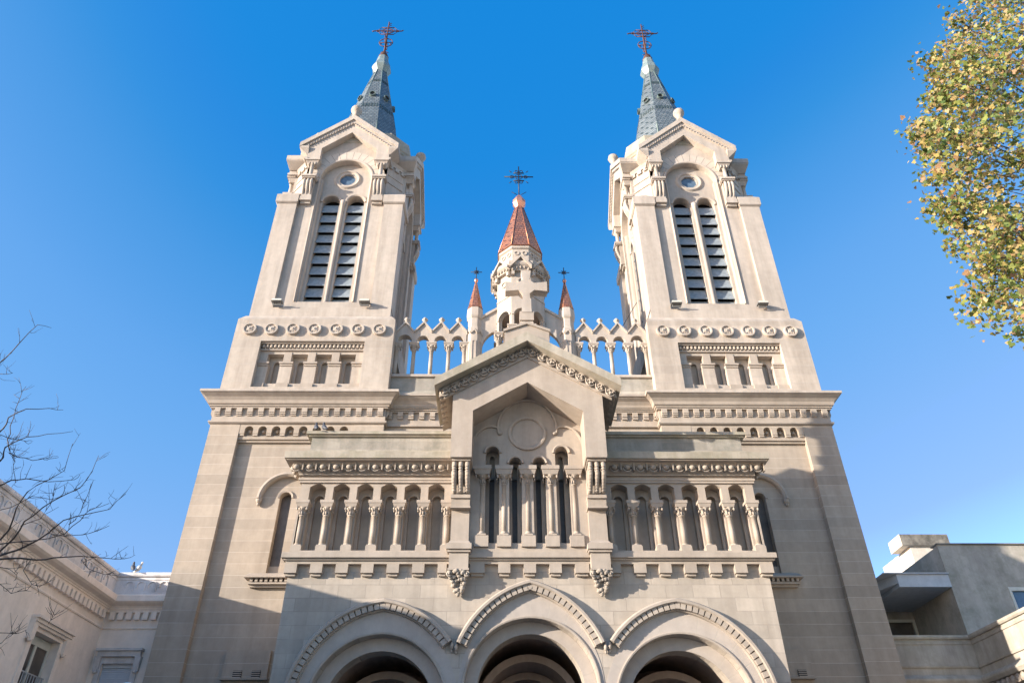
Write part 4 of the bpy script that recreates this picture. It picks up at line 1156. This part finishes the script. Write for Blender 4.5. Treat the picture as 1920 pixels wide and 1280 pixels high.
for i in range(12): b.ell((13.3+.3*i,ry-.12,6.86),(.11,.10,.12),7,4)
RO(b,'parapet_moulding')
b = new(M_conc)
b.slab([(17.05,7.3),(26,7.3),(26,12.45),(17.05,12.45)], [[(19.35,9.2),(20.6,9.2),(20.6,10.66),(19.35,10.66)]], 6.45, 6.8)
b.box(17.05,26,6.8,10.6,7.3,12.4); RO(b,'upper_storey')
b = new(M_dirt); b.box(17.0,26.05,6.38,6.9,12.452,12.50); RO(b,'coping')
b = new(M_blueglass); b.box(19.35,20.6,6.55,6.6,9.2,10.66); wg = RO(b,'window')
b = new(M_frame); b.slab([(19.3,9.15),(20.65,9.15),(20.65,10.72),(19.3,10.72)],[[(19.40,9.25),(20.55,9.25),(20.55,10.58),(19.40,10.58)]],6.43,6.55); RO(b,'window_frame', wg)
b = new(M_canopy)
b.box(14.95,17.048,6.40,10.4,10.72,11.22)
b.add([(14.95,6.40,11.22),(14.55,7.4,11.22),(14.55,10.4,11.22),(14.95,10.4,11.22),(14.95,6.40,10.86),(14.55,7.4,10.86),(14.55,10.4,10.86),(14.95,10.4,10.86)],[(0,1,2,3),(7,6,5,4),(0,4,5,1),(1,5,6,2),(2,6,7,3),(3,7,4,0)])
b.box(14.4,17.048,6.3,10.4,11.222,11.26)
RO(b,'canopy')
b = new(M_conc); b.slab([(13.2,7.3),(17.049,7.3),(17.049,10.718),(13.2,10.718)],[[(15.2,7.5),(16.9,7.5),(16.9,10.3),(15.2,10.3)]],9.9,10.2); RO(b,'terrace_wall')
b = new(M_frame); b.slab([(15.12,7.4),(17.0,7.4),(17.0,10.38),(15.12,10.38)],[[(15.22,7.5),(16.88,7.5),(16.88,10.26),(15.22,10.26)]],9.82,9.9)
df = RO(b,'door_frame'); b = new(M_glass); b.box(15.2,16.9,10.0,10.05,7.5,10.3); RO(b,'glass_door', df)
S0 = 31.0
def sx_(x, y): p = px(x, y, S0); return p.x, p.z
x0, z0 = sx_(1685,1001); x1, _ = sx_(1775,1000); _, z1 = sx_(1700,1022)
WB = empty('roof_block', (x0, S0, 0), 'sunlit white block with a blackened top band rising behind the grey building', 'building')
b = new(M_white); b.box(x0, x1, S0+.02, S0+1.9, z1, z0)
xa, za = sx_(1708,1022); b.box(xa, x1-.2, S0+.2, S0+5.0, 0, z1)
o = b.obj('wall', parent=WB); o.location = (-x0, -S0, 0)
b = new(M_dirt); b.box(x0+.03, x1-.02, S0-.03, S0+.018, z1+.01, z0-.01)
o = b.obj('stained_band', parent=WB); o.location = (-x0, -S0, 0)
b = new(M_conc)
for i in range(5): b.frus(15.35-.02*i,15.75+.02*i,8.6,8.9,11.28+.09*i,15.37-.02*i,15.73+.02*i,8.62,8.88,11.35+.09*i)
RO(b,'vent_cowl')

# ================================================================== trees
def px(x, y, Y):
    d = fw + rr*((x-960)/FPX) + uu*((640-y)/FPX); return CAM + d*((Y-CAM.y)/d.y)
# bare tree on the left --------------------------------------------------
random.seed(5)
bt = empty('bare_tree', (-15.0,-14.0,0), 'leafless tree reaching thin branches in from the left in front of the plastered house', 'tree')
BR = [  # limbs as they grow in from the left: (points in the picture's plane, distance, start radius)
 ([(-120,760),(-20,680),(0,668),(48,648),(78,618),(94,612)], -9.0, .030),
 ([(-120,720),(-20,702),(0,701),(24,699)], -8.7, .02),
 ([(-150,900),(-30,820),(0,797),(24,790),(60,777),(90,763),(108,757)], -9.2, .034),
 ([(-140,900),(-20,860),(0,852),(18,847),(60,828),(88,813),(127,798)], -8.6, .036),
 ([(18,847),(15,825),(20,800),(30,765),(38,745),(49,724)], -8.6, .02),
 ([(18,847),(34,857),(60,862),(85,860),(110,857)], -8.6, .018),
 ([(-60,850),(0,815),(20,822),(50,827),(60,826)], -9.3, .016),
 ([(-140,1010),(-20,905),(0,903),(28,907),(60,906),(90,902),(130,890),(147,886)], -8.4, .032),
 ([(-140,1080),(-20,1010),(10,990),(40,960),(62,930),(88,898),(110,872),(133,828)], -8.9, .036),
 ([(-140,1100),(-20,1030),(20,1005),(55,985),(90,960),(120,925),(140,905),(170,880),(193,862)], -8.5, .036),
 ([(-140,1090),(0,1030),(40,1019),(100,1004),(130,985),(165,960),(195,945),(233,922)], -8.8, .038),
 ([(-140,1060),(0,1038),(60,1045),(110,1050),(160,1050),(200,1044),(223,1039)], -8.3, .040),
 ([(-100,1040),(0,1020),(60,1015),(120,1000),(150,975),(172,955),(205,943)], -9.1, .022),
 ([(60,1045),(45,1070),(60,1095),(75,1100)], -8.3, .012),
 ([(150,1049),(165,1065),(190,1074),(203,1076)], -8.3, .010),
 ([(-60,1060),(0,1062),(20,1068),(32,1078)], -8.0, .016),
 ([(-60,1080),(0,1095),(20,1110),(50,1105),(68,1090)], -8.0, .012),
 ([(-80,1185),(0,1187),(30,1187),(50,1180)], -8.0, .014),
 ([(-60,1230),(0,1205),(20,1190),(33,1175)], -8.0, .010),
 ([(90,1170),(112,1143)], -8.0, .006),
 ([(100,1004),(140,1003),(170,1000),(205,985)], -8.8, .012),
 ([(0,505),(-40,530),(-120,600)], -9.4, .014),
 ([(-140,1000),(-20,960),(20,950),(60,930),(95,935),(115,930),(118,925)], -8.5, .014),
 ([(30,905),(25,880),(28,865),(27,850)], -8.4, .01),
 ([(40,985),(75,970),(100,938),(104,905)], -8.8, .012),
 ([(130,985),(150,960),(165,930),(175,900)], -8.8, .012),
]
b = new(M_bark2)
def limb(P, r0, r1=.0035): b.tube(P, [r0+(r1-r0)*(i/(len(P)-1))**.7 for i in range(len(P))], 5)
def twigs(P, r, n, L, depth):
    for _ in range(n):
        k = random.randint(0, len(P)-2); f = random.random(); a = P[k].lerp(P[k+1], f); d = (P[k+1]-P[k]).normalized()
        s = Vector((random.uniform(-1,1), random.uniform(-1,1), random.uniform(-.6,1))).normalized()
        d2 = (d*.5+s*.8).normalized(); l = L*random.uniform(.4,1.1)
        Q = [a, a+d2*l*.5+Vector((0,0,.02)), a+d2*l+Vector((random.uniform(-.05,.05),0,random.uniform(0,.10)))]
        b.tube(Q, [r, r*.8, r*.5], 4)
        if depth: twigs(Q, r*.75, 1, L*.6, depth-1)
tips = []
for pts, Y, r in BR:
    P = [px(x, y, Y + random.uniform(-.05,.05)) for x, y in pts]
    if r > .025:
        P = [p + Vector((0, .25*sin(i*1.3), 0)) for i, p in enumerate(P)]
    # smooth
    Q = []
    for i in range(len(P)-1):
        for f in (0,.5): 
            p = P[i].lerp(P[i+1], f); Q.append(p+Vector((random.uniform(-.012,.012),random.uniform(-.03,.03),random.uniform(-.012,.012))))
    Q.append(P[-1]); limb(Q, r*.7, .0045); twigs(Q, .0055, int(3+len(pts)), .34, 1)
b.obj('branches', parent=bt, loc=(15.0,14.0,0))
b = new(M_bark)
tr = [Vector((-15,-14,0)),Vector((-14.95,-14,3)),Vector((-14.8,-13.9,5.2)),Vector((-14.7,-14.1,8)),Vector((-14.8,-14,10.5)),Vector((-14.6,-14.2,13))]
b.tube(tr, [.3,.24,.2,.15,.10,.04], 10)
random.seed(3)
for i in range(26):
    k = random.uniform(1.6,4.6); a = tr[int(k)].lerp(tr[int(k)+1], k-int(k)); an = random.uniform(pi*.8, pi*1.9)
    c = a+Vector((1.3*cos(an),1.6*sin(an),1.1)); e = c+Vector((1.0*cos(an+.3),1.2*sin(an+.3),1.3))
    b.tube([a,c,e],[.06,.035,.012],6)
for pts, Y, r in BR:
    if pts[0][0] < 0 and r > .015:
        p = px(*pts[0], Y); a = min(tr[1:], key=lambda q: abs(q.z-(p.z-1.2))); b.tube([a, a.lerp(p,.5)+Vector((0,0,-.15)), p+Vector((0,.0,0))],[.09,.06,r*.62],6)
b.obj('trunk', parent=bt, loc=(15.0,14.0,0))

# leafy tree on the right --------------------------------------------------
random.seed(21)
lt = empty('leafy_tree', (15.5,-11.5,0), 'tree with yellow and green autumn leaves at the upper right', 'tree')
outline = [(1830,-160),(1800,-60),(1792,0),(1770,30),(1740,95),(1700,105),(1712,150),(1728,190),(1682,243),(1712,300),(1708,345),(1716,392),(1752,432),(1768,492),(1830,512),(1765,545),(1792,592),(1852,638),(1905,640),(1960,620),(2100,700)]
def left_edge(y):
    for i in range(len(outline)-1):
        (x0,y0),(x1,y1) = outline[i], outline[i+1]
        if y0 <= y <= y1 and y1 > y0: return x0+(x1-x0)*(y-y0)/(y1-y0)
    return 1900
cl = []
YT_ = -11.5
while len(cl) < 620:
    y = random.uniform(-330, 660); e = left_edge(y) if y > -160 else 1830+(-160-y)*.5
    x = e + 14 + abs(random.gauss(0, 1))*170 if random.random() < .75 else random.uniform(e+15, 2350)
    if y > 630 and x < 1850: continue
    Y = YT_ + random.gauss(0, .9)*min(1.6, .35+(x-e)/160.)
    cl.append((x, y, Y))
lv = []; lf = []; lc = []; tw = new(M_bark2)
pal = [(.30,.22,.06),(.34,.26,.08),(.26,.23,.05),(.18,.20,.04),(.11,.15,.03),(.07,.11,.02),(.38,.28,.12),(.30,.17,.08),(.21,.23,.06),(.15,.19,.04)]
SH = [(0,0),(.22,-.26),(.46,-.16),(.44,.08),(.60,.30),(.36,.40),(.22,.68),(0,.95)]
SH = SH + [(-x, y) for x, y in SH[::-1][1:-1]]
def leaf(p, s):
    n = Vector((random.gauss(0,1)-.5, random.gauss(0,1)-.9, random.gauss(0,1)+.35)).normalized()
    a = n.orthogonal().normalized(); a = Matrix.Rotation(random.uniform(0,2*pi), 3, n) @ a; c = n.cross(a)
    o = len(lv); bend = random.uniform(-.25,.25)
    for x, y in SH: lv.append(tuple(p + a*(x*s) + c*((y-.3)*s) + n*(bend*s*(x*x+y*y))))
    lf.append(tuple(range(o, o+len(SH)))); 
    k = random.choice(pal); v = random.uniform(.85,1.4); lc.append((k[0]*v,k[1]*v,k[2]*v,1))
trunk_c = Vector((15.2,-11.5,0))
for x, y, Y in cl:
    c = px(x+6, y-14, Y); nL = random.randint(46, 72); R = random.uniform(.28,.48)
    if left_edge(max(-160,min(y,660))) > x-50: R *= .62; nL = int(nL*.7)
    for _ in range(nL):
        q = c + Vector((random.gauss(0,R*.6), random.gauss(0,R*.6), random.gauss(0,R*.5)))
        leaf(q, random.choice((.05,.065,.08,.09,.11))*random.uniform(.85,1.15))
    if random.random() < .8:
        tgt = c + Vector((random.uniform(.2,.9), random.uniform(-.3,.3), random.uniform(-.6,.15)))
        tw.tube([c, c.lerp(tgt,.5)+Vector((0,0,-.05)), tgt], [.006,.011,.018], 4)
me = bpy.data.meshes.new('foliage'); me.from_pydata(lv, [], lf); me.update(); me.materials.append(M_leaf)
at = me.color_attributes.new('tint', 'FLOAT_COLOR', 'CORNER'); n = len(SH)
buf = []
for c in lc: buf += list(c)*n
at.data.foreach_set('color', buf)
o = bpy.data.objects.new('foliage', me); col.objects.link(o); o.parent = lt; o.location = (-15.5,11.5,0)
struct(tw.obj('twigs', parent=lt, loc=(-15.5,11.5,0)), 'stuff'); struct(o, 'stuff')
b = new(M_bark)
tr = [Vector((15.5,-11.5,0)),Vector((15.4,-11.5,4)),Vector((15.1,-11.4,8)),Vector((14.8,-11.5,12)),Vector((14.6,-11.6,17)),Vector((14.2,-11.5,22))]
b.tube(tr, [.38,.32,.26,.2,.14,.05], 12)
for i in range(30):
    k = random.uniform(1.9,4.2); a = tr[int(k)].lerp(tr[int(k)+1], k-int(k)); an = random.uniform(0,2*pi); L_ = random.uniform(1.2,3.2)
    if i % 2 == 0: an = pi+random.uniform(-.6,.6); L_ = random.uniform(1.6,2.6)
    c = a+Vector((L_*.5*cos(an),L_*.3*sin(an),L_*.35)); e = a+Vector((L_*1.1*cos(an),L_*.45*sin(an),L_*.6))
    b.tube([a,c,e],[.07,.045,.012],6)
b.obj('trunk', parent=lt, loc=(-15.5,11.5,0))
